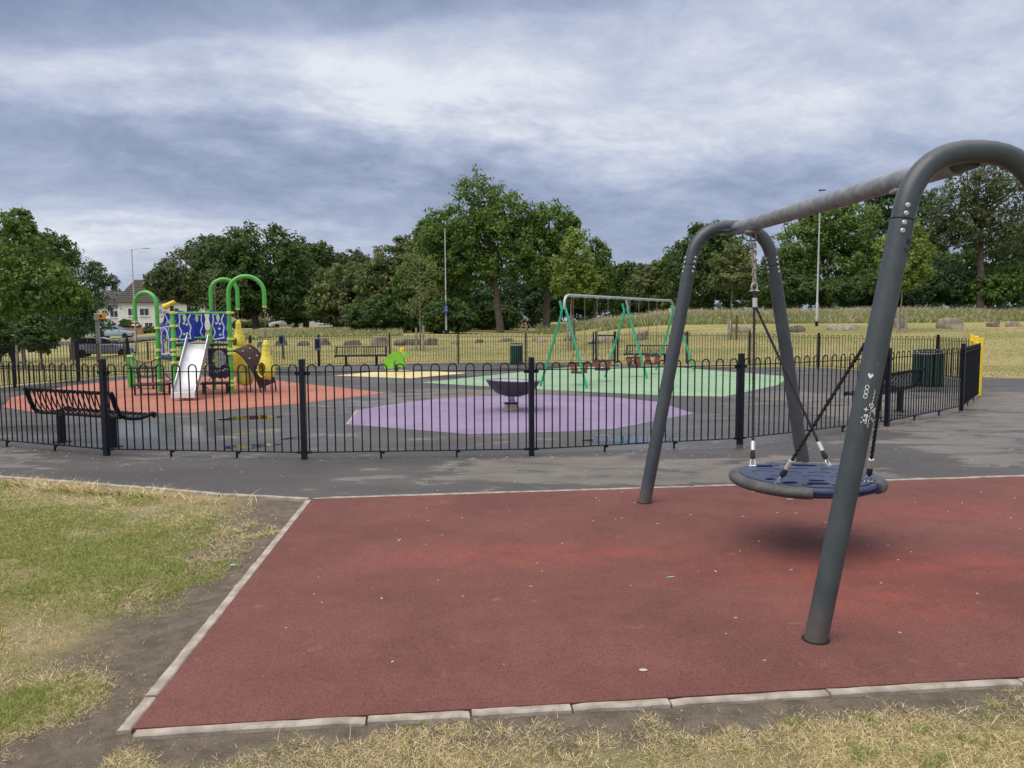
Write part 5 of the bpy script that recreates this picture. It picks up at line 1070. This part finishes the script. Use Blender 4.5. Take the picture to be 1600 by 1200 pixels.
def skin(name,verts,edges,radii,m,parent,root=0,sub=2):
    me=bpy.data.meshes.new(name); me.from_pydata(verts,edges,[]); o=link(name,me,parent); 
    md=o.modifiers.new('skin','SKIN'); 
    for i,r in enumerate(radii): me.skin_vertices[0].data[i].radius=(r,r) if not isinstance(r,tuple) else r
    me.skin_vertices[0].data[root].use_root=True; md.use_smooth_shade=True
    o.modifiers.new('sub','SUBSURF').levels=sub; o.modifiers['sub'].render_levels=sub; me.materials.append(m); return o
for_ar=[]
vsb=[(.22,0,1.00),(.08,0,1.16),(-.12,0,1.34),(-.22,0,1.42),(-.27,0,1.48),(-.33,0,1.56),(-.35,0,1.63),
 (.18,-.10,.96),(-.10,-.12,.74),(.02,-.12,.40),(.00,-.12,.23),(-.11,-.12,.20),
 (.18,.10,.96),(-.08,.12,.86),(.12,.12,.62),(.13,.12,.53),(.02,.12,.49),
 (-.14,-.18,1.33),(-.24,-.22,1.12),(-.42,-.20,.96),(-.50,-.2,.93),(-.14,.18,1.33),(-.24,.22,1.12),(-.42,.20,.96),(-.50,.2,.93)]
eds=[(0,1),(1,2),(2,3),(3,4),(4,5),(5,6),(0,7),(7,8),(8,9),(9,10),(10,11),(0,12),(12,13),(13,14),(14,15),(15,16),(2,17),(17,18),(18,19),(19,20),(2,21),(21,22),(22,23),(23,24)]
rad=[.13,.135,.14,.09,.055,.085,.08,.10,.075,.055,.04,.035,.10,.075,.055,.04,.035,.065,.045,.035,.03,.065,.045,.035,.03]
skin('body',vsb,eds,rad,M['skin'],per)
skin('jersey',[(.20,0,1.02),(.06,0,1.18),(-.12,0,1.35),(-.20,0,1.40),(-.14,-.18,1.33),(-.20,-.21,1.20),(-.14,.18,1.33),(-.20,.21,1.20)],[(0,1),(1,2),(2,3),(2,4),(4,5),(2,6),(6,7)],[.15,.155,.16,.10,.085,.065,.085,.065],M['jersey'],per)
skin('shorts',[(.24,0,.99),(.20,0,1.03),(.17,-.10,.95),(-.0,-.115,.82),(.17,.10,.95),(.0,.115,.89)],[(0,1),(0,2),(2,3),(0,4),(4,5)],[.155,.15,.12,.09,.12,.09],M['shorts'],per)
mb=MB(); mb.lathe([(.115,-.02),(.125,.02),(.105,.08),(.055,.12),(.01,.13)],14,(-.345,0,1.61),Matrix.Rotation(-.35,3,'Y')); part('helmet',mb,M['helmet'],per)
# ------------------------------------------------------------------ cars
def car(label,px,d,rz,L,Wd,H_,paint,est=True):
    b=spot(px,d); root=thing('parked_car',label,'car',b,rz); k=L/4.4; w=Wd/2
    prof=[(-2.15,.30),(-2.18,.62),(-2.10,.90),(-1.95,.98),(.72,.98),(1.95,.78),(2.15,.62),(2.18,.34),(2.05,.24),(-2.05,.24)]
    def loft(prof,ws,nm,m,parent=root,sm=True):
        mb=MB(); n=len(prof); vs=[]; 
        for y,s in ws:
            for (x,z) in prof:
                cx_,cz=0,.62; vs.append(((cx_+(x-cx_)*(1-s*.05))*k,y*w,(cz+(z-cz)*(1-s*.12))*H_/1.46))
        fs=[]; q=len(ws)
        for i in range(q-1):
            for j in range(n): fs.append((i*n+j,i*n+(j+1)%n,(i+1)*n+(j+1)%n,(i+1)*n+j))
        fs+=[tuple(range(n)),tuple((q-1)*n+j for j in range(n-1,-1,-1))]; mb.add(vs,fs); return part(nm,mb,m,parent,sm)
    body=loft(prof,[(-1,1),(-.93,0),(.93,0),(1,1)],'body',M[paint])
    cab=[(-2.02 if est else -1.75,.97),(-1.80 if est else -1.25,1.40),(-1.2,1.46),(-.1,1.46),(.28,1.36),(1.02,.97)]
    mb=MB(); vs=[]
    for y in (-1,1):
        for x,z in cab: sh=.86 if z<1. else .70; vs.append((x*k,y*w*sh,z*H_/1.46))
    n=len(cab); fs=[(j,(j+1)%n,n+(j+1)%n,n+j) for j in range(n)]+[tuple(range(n-1,-1,-1)),tuple(range(n,2*n))]; mb.add(vs,fs); part('cabin',mb,M[paint],root,False)
    def sidewin(x0,x1,t0,t1):
        for y in (-1,1):
            mb=MB(); pts=[(x0,1.03,.845),(x1,1.03,.845),(t1,1.37,.735),(t0,1.37,.735)]; v=[(a*k,y*w*(c_+.008),z*H_/1.46) for a,z,c_ in pts]+[(a*k,y*w*(c_-.01),z*H_/1.46) for a,z,c_ in pts]
            mb.add(v,[(0,1,2,3),(7,6,5,4),(0,4,5,1),(1,5,6,2),(2,6,7,3),(3,7,4,0)]); part('side_window',mb,M['glass'],root,False)
    sidewin(-1.80 if est else -1.5,-1.0,-1.70 if est else -1.15,-1.0); sidewin(-.92,-.12,-.92,-.12); sidewin(-.04,.80,-.04,.22)
    for nm,x0,z0,x1,z1 in (('windscreen',.36,1.34,.98,1.02),('rear_window',(-1.84 if est else -1.32),1.37,(-2.0 if est else -1.72),1.02)):
        mb=MB(); s_=.012 if nm=='windscreen' else -.012; v=[(x0*k+s_,-w*.64,z0*H_/1.46+.01),(x0*k+s_,w*.64,z0*H_/1.46+.01),(x1*k+s_,w*.76,z1*H_/1.46+.01),(x1*k+s_,-w*.76,z1*H_/1.46+.01)]; v+=[(a-s_*2,b_,c_-.02) for a,b_,c_ in v]
        mb.add(v,[(0,1,2,3),(7,6,5,4),(0,4,5,1),(1,5,6,2),(2,6,7,3),(3,7,4,0)]); part(nm,mb,M['glass'],root,False)
    for x in (-1.35,1.38):
        for y in (-1,1):
            m3=Matrix.Rotation(PI/2,3,'X'); mb=MB(); mb.lathe([(.18,-.10),(.29,-.10),(.31,-.06),(.31,.06),(.29,.10),(.18,.10)],20,(x*k,y*(w-.09),.31),m3); wh=part('wheel',mb,M['tyre'],root)
            mb=MB(); mb.lathe([(.01,y*.0-.09),(.19,-.085),(.2,0),(.19,.085),(.01,.09)],10,(x*k,y*(w-.08),.31),m3); part('rim',mb,M['rim'],wh)
            mb=MB(); mb.lathe([(.345,-.02),(.345,.02)],20,(x*k,y*(w-.045),.33),m3); part('wheel_arch',mb,M['hole'],root)
    for y in (-1,1):
        mb=MB(); mb.box((-2.15*k,y*w*.78,.80*H_/1.46),(.06,w*.26,.26),bev=.02); part('tail_light',mb,M['redlens'],root,False)
        mb=MB(); mb.box((2.10*k,y*w*.72,.66*H_/1.46),(.12,w*.34,.13),bev=.03); part('headlight',mb,M['clearlens'],root,False)
        mb=MB(); mb.box((.72*k,y*(w+.06),1.0*H_/1.46),(.12,.14,.10),bev=.03); part('mirror',mb,M[paint],root,False)
    mb=MB(); mb.box((-2.19*k,0,.50),(.02,.52,.11)); part('number_plate',mb,M['yellow'],root,False)
    return root
car('silver-grey estate car parked on the grass edge behind the left railing','' or 161,57,.30,4.4,1.74,1.46,'carsilver')
car('pale blue hatchback parked on the road beside the speed camera','' or 180,88,.15,4.0,1.7,1.45,'carblue',False)
car('white car half hidden behind the drooping tree on the left road','' or 136,90,PI+.2,4.1,1.7,1.42,'carwhite',False)
car('white saloon parked on the far road under the broad domed tree','' or 446,101,PI+.5,4.1,1.72,1.42,'carwhite',False)
# ------------------------------------------------------------------ houses
def house(label,px,d,w,dep,eave,ridge,wallm,roofm,wins,doors,rz=0.,hip=1.5,chim=True,z=None):
    b=spot(px,d); 
    if z is not None: b.z=z
    root=thing('house',label,'house',b,rz)
    mb=MB(); mb.box((0,dep/2,eave/2-.5),(w,dep,eave+1.)); part('wall',mb,M[wallm],root,False)
    mb=MB(); o=.35; e=eave+.002
    vs=[(-w/2-o,-o,e),(w/2+o,-o,e),(w/2+o,dep+o,e),(-w/2-o,dep+o,e),(-w/2-o,-o,e+.14),(w/2+o,-o,e+.14),(w/2+o,dep+o,e+.14),(-w/2-o,dep+o,e+.14),(-w/2+hip,dep/2,ridge),(w/2-hip,dep/2,ridge)]
    mb.add(vs,[(3,2,1,0),(0,1,5,4),(1,2,6,5),(2,3,7,6),(3,0,4,7),(4,5,9,8),(6,7,8,9),(5,6,9),(7,4,8)]); rf=part('roof',mb,M[roofm],root,False)
    nrow=11
    for k in range(1,nrow):
        t_=k/nrow; x0=-w/2-o+(hip+o)*t_; z_=e+.14+(ridge-e-.14)*t_; y_=-o+(dep/2+o)*t_; mb=MB(); mb.box((0,y_-.02,z_+.015),(-2*x0,.05,.035)); part('tile_course',mb,M[roofm],rf,False)
    if chim: mb=MB(); mb.box((w*.05,dep/2,ridge+.35),(.8,.6,1.3)); part('chimney',mb,M['bark'],rf,False)
    mb=MB(); mb.tube([(-w/2,-.42,eave+.0),(w/2,-.42,eave+.0)],.06,6); part('gutter',mb,M['navyblack'],root)
    for (x,z0,ww,hh) in wins:
        mb=MB(); fw=.07; mb.plate([(-ww/2,0),(ww/2,0),(ww/2,hh),(-ww/2,hh)],[[(-ww/2+fw,fw),(-.03,fw),(-.03,hh-fw),(-ww/2+fw,hh-fw)],[(.03,fw),(ww/2-fw,fw),(ww/2-fw,hh-fw),(.03,hh-fw)]],lambda a,b_,h:Vector((x+a,-.03+h,z0+b_)),.08); wn=part('window',mb,M['white'],root,False)
        mb=MB(); mb.box((x,-.02,z0+hh/2),(ww-.1,.03,hh-.1)); part('pane',mb,M['glass'],wn,False)
        mb=MB(); mb.box((x,-.08,z0-.04),(ww+.15,.2,.07)); part('sill',mb,M['white'],wn,False)
    for (x,ww,hh,m,hood) in doors:
        mb=MB(); mb.box((x,-.03,hh/2),(ww,.08,hh),bev=.01); dr=part('door',mb,M[m],root,False); mb=MB(); mb.box((x+ww*.3,-.09,1.0),(.05,.05,.12)); part('handle',mb,M['galv'],dr,False)
        if hood: mb=MB(); mb.add([(x-ww*.9,-1.0,hh+.25),(x+ww*.9,-1.0,hh+.25),(x+ww*.9,-.01,hh+.75),(x-ww*.9,-.01,hh+.75),(x-ww*.9,-1.0,hh+.15),(x+ww*.9,-1.0,hh+.15),(x+ww*.9,-.01,hh+.15),(x-ww*.9,-.01,hh+.15)],[(0,1,2,3),(4,7,6,5),(0,4,5,1),(1,5,6,2),(2,6,7,3),(3,7,4,0)]); part('porch_roof',mb,M[roofm],root,False)
    return root
s=.0
house('white rendered semi-detached house with dark brown roof, seen through the left arch','' or 258,113,14.5,8,5.0,8.6,'render','roof',[(-5.0,3.0,1.3,1.15),(-3.1,3.0,1.5,1.15),(-.6,3.1,.5,.95),(1.5,3.0,1.5,1.15),(4.6,3.0,1.5,1.15),(-4.6,.8,1.6,1.2),(-2.5,.8,1.3,1.25),(1.9,.8,1.6,1.2),(5.2,.8,1.4,1.2)],[(-1.0,.95,2.05,'doorgrey',False),(-.0,.9,2.05,'glass',False),(3.6,.95,2.05,'doorgrey',False)],rz=-.06,hip=.6,z=-.2)
house('grey-roofed house farther left, part hidden by the drooping tree','' or 165,135,9.,8,5.0,8.0,'render','roofgrey',[(1.5,3.0,1.4,1.2),(-2.0,3.0,1.4,1.2),(-2.,.8,1.6,1.3),(1.0,.8,1.6,1.3)],[(3.2,.95,2.05,'doorgrey',True)],rz=.15,hip=3.,z=-.2)
house('cream house with a white door behind the trees, right of the tall arches','' or 392,125,11,8,5.2,8.0,'cream','roof',[(-3.4,.9,1.5,1.2),(-3.2,3.1,1.4,1.1),(.6,3.1,1.2,1.1),(3.6,3.,1.4,1.1),(3.8,.9,1.5,1.2)],[(.6,1.9,2.2,'doorgrey',True)],rz=.1,hip=1.,z=.6)
house('white house behind the white saloon on the far road','' or 470,132,13,8,4.6,7.6,'render','roof',[(-4.,.9,1.6,1.3),(0.,.9,1.6,1.3),(4.,.9,1.6,1.3),(-4,3.,1.4,1.1),(0,3.,1.4,1.1),(4,3.,1.4,1.1)],[(-2.,.95,2.05,'doorgrey',True)],rz=.0,hip=1.,z=.6)
house('cream house end glimpsed right of the dark tree trunks','' or 515,135,8,8,4.6,7.4,'cream','roof',[(-2.,.9,1.6,1.2),(1.8,.9,1.6,1.2)],[],rz=.0,hip=1.,z=.6)
house('white house glimpsed through trees above the right green swing leg','' or 1062,150,9,8,5.0,7.5,'render','roofgrey',[(-2.,3.,1.6,1.2),(1.8,3.,1.6,1.2)],[],rz=.0,hip=1.,z=2.6)
for px,d,bl,lb in [(232,106,[(232,518,13,7),(222,521,8,5)],'clipped dark hedge before the white house'),(195,104,[(198,508,10,8),(190,514,8,6)],'rounded bush left of the lamp post before the white house'),(215,105,[(212,513,8,7)],'small bush behind the lamp post foot'),(350,112,[(372,508,8,6)],'small round hedge left of the cream house door'),(405,114,[(410,508,20,7),(390,509,12,6)],'long dark hedge before the cream house'),(262,108,[(262,516,14,9)],'green bush right of the clipped hedge')]:
    tree('hedge',lb,'hedge',px,d,bl,.16,'dark',.05,.7,14,limbs=3)
mb=MB(); mb.box((0,0,.45),(9,.25,1.4)); o=part('garden_wall',mb,mat('brick_garden_wall',(.24,.12,.08),.9,(.34,.22,.15),4),None,False,loc=spot(168,101),rot=(0,0,.1)); tag(o,'low brick garden wall behind the pale blue hatchback','wall')
# ------------------------------------------------------------------ far woodland (reads as one mass)
bl=[]
for px in range(-260,1900,46):
    d=150+((px*7)%23); s=d/F; w=at(px,500,d); h=random.uniform(5.5,9.) if not (150<px<260) else 3.; hr=h/2
    if px>560: h+=2.
    bl.append(((w.x,w.y,h*.45+.5),(46*s*.85,46*s*.6,h*.62),1.1))
T,O,Q=crown_pts(bl,.40,.3); me=leafmesh('far_woodland',T,O,Q,16,.42,LEAF['dark']); o=link('far_woodland',me); stuff(o,'distant line of dark green woodland along the horizon','woodland')
# ------------------------------------------------------------------ grass
def grassmat():
    m=bpy.data.materials.new('grass_blades'); m.use_nodes=True; t=NT(m.node_tree); t.N.clear()
    at_=t.n('ShaderNodeAttribute',attribute_name='tint'); d=t.n('ShaderNodeBsdfPrincipled'); t.L.new(at_.outputs['Color'],d.inputs['Base Color']); d.inputs['Roughness'].default_value=.7; d.inputs['Specular IOR Level'].default_value=.25
    tr=t.n('ShaderNodeBsdfTranslucent'); t.L.new(at_.outputs['Color'],tr.inputs[0]); ms=t.n('ShaderNodeMixShader'); ms.inputs[0].default_value=.25
    t.L.new(d.outputs[0],ms.inputs[1]); t.L.new(tr.outputs[0],ms.inputs[2]); t.L.new(ms.outputs[0],t.n('ShaderNodeOutputMaterial').inputs[0]); return m
GM=grassmat()
def vnoise(x,y,s,seed=0):
    r=np.random.default_rng(seed); G_=r.random((64,64)); fx=(x*s)%64; fy=(y*s)%64; i=fx.astype(int)%64; j=fy.astype(int)%64; a=fx-np.floor(fx); b=fy-np.floor(fy); a=a*a*(3-2*a); b=b*b*(3-2*b); i2=(i+1)%64; j2=(j+1)%64
    return (G_[i,j]*(1-a)+G_[i2,j]*a)*(1-b)+(G_[i,j2]*(1-a)+G_[i2,j2]*a)*b
def fbm(x,y,s,seed=0): return vnoise(x,y,s,seed)*.5+vnoise(x,y,s*2.1,seed+1)*.27+vnoise(x,y,s*4.3,seed+2)*.15+vnoise(x,y,s*9,seed+3)*.08
def blades(x,y,z,h,w,lean,colr,segs=True):
    N=len(x); a=RNG.random(N)*2*PI; dx_,dy_=np.cos(a),np.sin(a); la=RNG.random(N)*2*PI; lx,ly=np.cos(la)*lean*h,np.sin(la)*lean*h
    hw=w/2
    V=np.stack([np.stack([x-dx_*hw,y-dy_*hw,z],1),np.stack([x+dx_*hw,y+dy_*hw,z],1),np.stack([x+dx_*hw*.7+lx*.35,y+dy_*hw*.7+ly*.35,z+h*.6],1),np.stack([x-dx_*hw*.7+lx*.35,y-dy_*hw*.7+ly*.35,z+h*.6],1),np.stack([x+lx,y+ly,z+h],1)],1).reshape(-1,3)
    C=np.repeat(np.concatenate([colr,np.ones((N,1))],1),5,0); return V,C
def greenness(x,y):
    g=fbm(x,y,1.1,20); g2=fbm(x,y,3.1,31)
    return g*.65+g2*.35
def dist_edge(x,y):
    # distance left of the red surface's left edge line, and in front of near edge line
    ax_,ay_=RA; bx_,by_=RB; L=math.hypot(bx_-ax_,by_-ay_); dl=-((x-ax_)*(by_-ay_)-(y-ay_)*(bx_-ax_))/L
    cx_,cy_=RC; L2=math.hypot(cx_-bx_,cy_-by_); dn=-((x-bx_)*(cy_-by_)-(y-by_)*(cx_-bx_))/L2*-1
    return dl,dn
def near_grass(n,x0,x1,y0,y1):
    x=RNG.uniform(x0,x1,n); y=RNG.uniform(y0,y1,n)
    # upper boundary: asphalt edge polyline
    ex=np.array([p[0] for p in edgeL])[::-1]; ey=np.array([p[1] for p in edgeL])[::-1]; yb=np.interp(x,ex,ey)
    ax_,ay_=RA; bx_,by_=RB; cx_,cy_=RC
    dl=((bx_-ax_)*(y-ay_)-(by_-ay_)*(x-ax_))/math.hypot(bx_-ax_,by_-ay_)*-1   # >0 left of edge
    dl=-dl if False else dl
    yn=by_+(x-bx_)*(cy_-by_)/(cx_-bx_)
    inside=(x>(ax_+(y-ay_)*(bx_-ax_)/(by_-ay_)))&(y>yn)
    dleft=(ax_+(y-ay_)*(bx_-ax_)/(by_-ay_))-x; dnear=yn-y
    top=yb-y
    dd_=np.where(x<bx_,np.where(dleft>0,dleft,9),9); dd_=np.where((x>=bx_-.3)&(dnear>0),np.minimum(np.where(dleft>0,np.hypot(np.maximum(dleft,0),np.maximum(0,by_-y)*.6),9),np.where(x>=bx_,dnear,9)),dd_)
    wob=(fbm(x,y,1.6,7)-.5); wob2=(fbm(x,y,6.,9)-.5)
    lim=np.where(x<bx_-.05,.24,.16)+np.where(x<bx_,np.clip((4.0-y)*.12,0.,.16),0)
    prob=sstep(dd_+wob*.55+wob2*.35,lim-.06,lim+.12)*.985+.010
    prob*=np.where(x<bx_,sstep(top+wob*.5,.06,.30)*.97+.03,1)
    patch=fbm(x,y,2.3,44); prob*=np.where(patch<.40,.30,1)*np.clip(4.6/y,0,1)**1.3*((np.abs(x)/y<.72))
    ok=(~inside)&(top>.03)&(RNG.random(n)<prob)&((dleft>.05)|(dnear>.05))
    return x[ok],y[ok],dd_[ok],top[ok]
A_=near_grass(900000,-6.2,-1.2,2.2,8.2); B_=near_grass(420000,-2.2,3.6,2.35,3.4); x,y,dd_,top=[np.concatenate([p,q]) for p,q in zip(A_,B_)]; print('blades',len(x))
gr=greenness(x,y); nearstrip=(y<3.4)&(x>-1.9)
gthr=np.where(x<-1.5,.44,.60)+np.clip((.75-dd_)*.22,0,.2)+np.clip((.40-top)*.5,0,.2)-np.where((x>1.75)&(y<3.0),.16,0)
pg=sstep(gr,gthr-.10,gthr+.10)*(.50+.4*fbm(x,y,9.,77))+.04+.5*(fbm(x,y,14.,91)>.68); isg=RNG.random(len(x))<pg
rv=RNG.random((len(x),1)); green=np.array([.18,.24,.055])*(1-rv)+np.array([.44,.48,.15])*rv; straw=np.array([.50,.40,.19])*(1-rv)+np.array([.88,.79,.50])*rv
brown=RNG.random(len(x))<.15
colr=np.where(isg[:,None],green,straw); colr=np.where((brown&~isg)[:,None],np.array([.22,.15,.08]),colr)
h=np.where(isg,RNG.uniform(.014,.036,len(x)),RNG.uniform(.008,.024,len(x))); tall=RNG.random(len(x))<.0025; h=np.where(tall,h*2.6,h); lean=np.where(isg,RNG.uniform(.3,1.3,len(x)),RNG.uniform(.8,2.6,len(x)))
edge_tall=(top<.34)&(x<-1.9)&(RNG.random(len(x))<.25); h=np.where(edge_tall,RNG.uniform(.04,.10,len(x)),h)
w=RNG.uniform(.0022,.0048,len(x))*np.clip(y/3.2,1,2.4); V,C=blades(x,y,np.full(len(x),-.026),h,w,lean,colr)
o=link('grass',npmesh('grass',V,5,GM,C,[(0,1,2,3),(3,2,4)])); stuff(o,'patchy green and straw-dry mown grass beside the red surface','grass')
# straw wisps lying on the soil
n=5200; x=RNG.uniform(-4.5,5,n); y=RNG.uniform(2.2,7.3,n); yn=RB[1]+(x-RB[0])*(RC[1]-RB[1])/(RC[0]-RB[0]); dl=(RA[0]+(y-RA[1])*(RB[0]-RA[0])/(RB[1]-RA[1]))-x
ok=(((dl>.04)&(dl<1.3))|((yn-y>.05)&(x>-1.6)&(yn-y<.8)))&(y<6.6); x,y=x[ok],y[ok]; n=len(x); rv=RNG.random((n,1))
V,C=blades(x,y,np.full(n,-.018),RNG.uniform(.004,.010,n),RNG.uniform(.002,.004,n),RNG.uniform(3,7,n),np.array([.36,.28,.15])*(1-rv)+np.array([.60,.50,.30])*rv)
o=link('dry_wisps',npmesh('dry_wisps',V,5,GM,C,[(0,1,2,3),(3,2,4)])); stuff(o,'dry grass wisps scattered on the bare soil strip','grass')
n=9000; x=RNG.uniform(-4.2,4.2,n); y=RNG.uniform(2.3,7.2,n); yn=RB[1]+(x-RB[0])*(RC[1]-RB[1])/(RC[0]-RB[0]); dl=(RA[0]+(y-RA[1])*(RB[0]-RA[0])/(RB[1]-RA[1]))-x
ok=(((dl>.04)&(dl<1.1))|((yn-y>.04)&(x>-1.6)&(yn-y<.45)))&(y<6.7); x,y=x[ok],y[ok]; n=len(x); sz=RNG.uniform(.002,.008,n)[:,None]*np.where(RNG.random(n)<.04,2.,1.)[:,None]; cc=np.stack([x,y,np.full(n,-.017)],1)
V=np.stack([cc+sz*np.concatenate([np.cos(RNG.random((n,1))*.8+a),np.sin(RNG.random((n,1))*.8+a),np.zeros((n,1))],1) for a in (0,1.57,3.14,4.71)]+[cc+sz*np.array([[0.1,0.1,.75]])],1).reshape(-1,3)
me=npmesh('soil_crumbs',V,5,mat('soil_crumb',(.17,.14,.11),.95,(.32,.275,.22),30),None,[(0,1,4),(1,2,4),(2,3,4),(3,0,4)]); stuff(link('soil_crumbs',me),'small soil crumbs and grit on the bare strip along the kerb','grit')
# tufts of lawn beyond the railing
n=60000; y=RNG.uniform(21,46,n)**1.0; x=RNG.uniform(-.78,.78,n)*y
inside=np.zeros(n,bool); px_=np.array([p[0] for p in asph]); py_=np.array([p[1] for p in asph])
for i in range(len(asph)):
    j=(i+1)%len(asph); c_=((py_[i]>y)!=(py_[j]>y))&(x<(px_[j]-px_[i])*(y-py_[i])/(py_[j]-py_[i]+1e-9)+px_[i]); inside^=c_
x,y=x[~inside],y[~inside]; n=len(x); gr=fbm(x*.4,y,.5,61); isg=RNG.random(n)<sstep(gr,.44,.58)*.8; rv=RNG.random((n,1))
colr=np.where(isg[:,None],np.array([.17,.19,.07])*(1-rv)+np.array([.28,.28,.11])*rv,np.array([.30,.24,.11])*(1-rv)+np.array([.55,.46,.23])*rv)
V,C=blades(x,y,terr(x,y)-.02,RNG.uniform(.015,.045,n),RNG.uniform(.02,.05,n),RNG.uniform(.6,2.,n),colr)
o=link('lawn_tufts',npmesh('lawn_tufts',V,5,GM,C,[(0,1,2,3),(3,2,4)])); stuff(o,'sun-dried lawn grass beyond the railings','grass')
# long meadow grass
def meadow(n,u0,u1,d0f,d1f,h0,h1,name,label):
    u=RNG.uniform(u0,u1,n); t_=RNG.random(n); y=d0f(u)+(d1f(u)-d0f(u))*t_; x=u*y; cl=fbm(x,y,.35,71); seed=RNG.random(n)<(.16+.26*sstep(t_,.4,.95))
    h=(h0+(h1-h0)*cl)*RNG.uniform(.6,1.15,n)*np.clip(.45+t_*2.,.45,1.); rv=RNG.random((n,1))
    grn=np.array([.17,.22,.065])*(1-rv)+np.array([.34,.38,.14])*rv; sd_c=np.array([.50,.43,.28])*(1-rv)+np.array([.72,.63,.46])*rv
    colr=np.where(seed[:,None],sd_c,grn); hh=np.where(seed,h*1.15,h)
    V,C=blades(x,y,terr(x,y)-.05,hh,RNG.uniform(.03,.08,n),RNG.uniform(.2,.95,n),colr); o=link(name,npmesh(name,V,5,GM,C,[(0,1,2,3),(3,2,4)])); stuff(o,label,'grass')
meadow(75000,.115,.86,lambda u:51+2*np.sin(u*9),lambda u:63+0*u,.45,.95,'meadow_grass','tall seeding meadow grass bank in front of the right-hand trees')
meadow(6000,.035,.13,lambda u:61+0*u,lambda u:72+0*u,.5,.9,'meadow_grass','tall meadow grass behind the two central tree trunks')
meadow(24000,-.37,-.145,lambda u:56-20*(u+.25),lambda u:74+0*u,.25,.60,'meadow_grass','tall meadow grass bank below the broad domed tree')
# grass collars round trunks
# ------------------------------------------------------------------ litter and small marks
def chip(mb,x,y,z,s,r):
    a=r.uniform(0,6.28); k=[(s,0),(0,s*.5),(-s,0),(0,-s*.5)]; c_,d_=math.cos(a),math.sin(a)
    p=[(x+u*c_-v*d_,y+u*d_+v*c_) for u,v in k]; mb.add([(q[0],q[1],z) for q in p]+[(q[0],q[1],z+.003) for q in p],[(4,5,6,7),(0,1,5,4),(1,2,6,5),(2,3,7,6),(3,0,4,7)])
r=random.Random(8); mb=MB()
for i in range(110):
    x_,y_=r.uniform(-1.3,5),r.uniform(3.3,7.2); chip(mb,x_,y_,.0045,r.uniform(.004,.014),r)
for i in range(170):
    x_=r.uniform(-5,9); yb=7.0+.11*(x_+1.8) if x_>-1.8 else 7.4; chip(mb,x_,r.uniform(yb+.15,yb+2.),.0005,r.uniform(.004,.016),r)
for i in range(140):
    t_=r.random(); k=r.randrange(3,9); p=lerp(FR[k],FR[k+1],t_); chip(mb,p[0]+r.uniform(-.1,.1),p[1]+r.uniform(-.22,.08),.0005,r.uniform(.006,.022),r)
for i in range(60): chip(mb,r.uniform(-8,8),r.uniform(10,24),.0045,r.uniform(.008,.025),r)
o=part('ground_litter',mb,M['litterwhite'],None,False); stuff(o,'pale leaf and paper crumbs scattered on the surfaces','litter')
mb=MB()
for i in range(120):
    t_=r.random(); k=r.randrange(3,9); p=lerp(FR[k],FR[k+1],t_); chip(mb,p[0]+r.uniform(-.12,.12),p[1]+r.uniform(-.2,.05),.0005,r.uniform(.006,.02),r)
for i in range(80): chip(mb,r.uniform(-1.4,5),r.uniform(3.3,7.3),.0045,r.uniform(.003,.009),r)
o=part('leaf_crumbs',mb,M['litterbrown'],None,False); stuff(o,'brown leaf crumbs along the foot of the railing','litter')
def scrap(lb,px,py,pts,m,nm='litter_scrap',rz=0.):
    x_,y_=G(px,py); mb=MB(); mb.plate(pts,[],lambda a,b,h:Vector((a,b,.006+h+.15*(a*a))),.002); o=part(nm,mb,M[m],None,False,loc=(x_,y_,.001 if y_<7 or x_>-1.8 else 0),rot=(0,0,rz)); tag(o,lb,'litter')
scrap('thin pale blue plastic scrap lying alone in the middle of the red surface',1047,903,[(-.028,0),(.02,.006),(.03,-.003),(-.01,-.007)],'litterblue',rz=.2)
scrap('small pale blue scrap on the bare soil left of the kerb edge',363,884,[(-.018,-.01),(.016,-.012),(.02,.01),(-.012,.012)],'litterblue')
scrap('white twig-like sliver on the upper left of the red surface',623,845,[(-.004,-.03),(.004,-.028),(.012,.03),(.006,.03)],'litterwhite')
scrap('pinkish paper scrap on the red surface below the basket seat',1234,781,[(-.035,-.006),(.02,-.01),(.035,.008),(-.02,.01)],'litterwhite')
scrap('grey flat pebble-like spot near the front of the red surface',1005,1049,[(.020*math.cos(a),.012*math.sin(a)) for a in [k*.7 for k in range(9)]],'litterwhite')
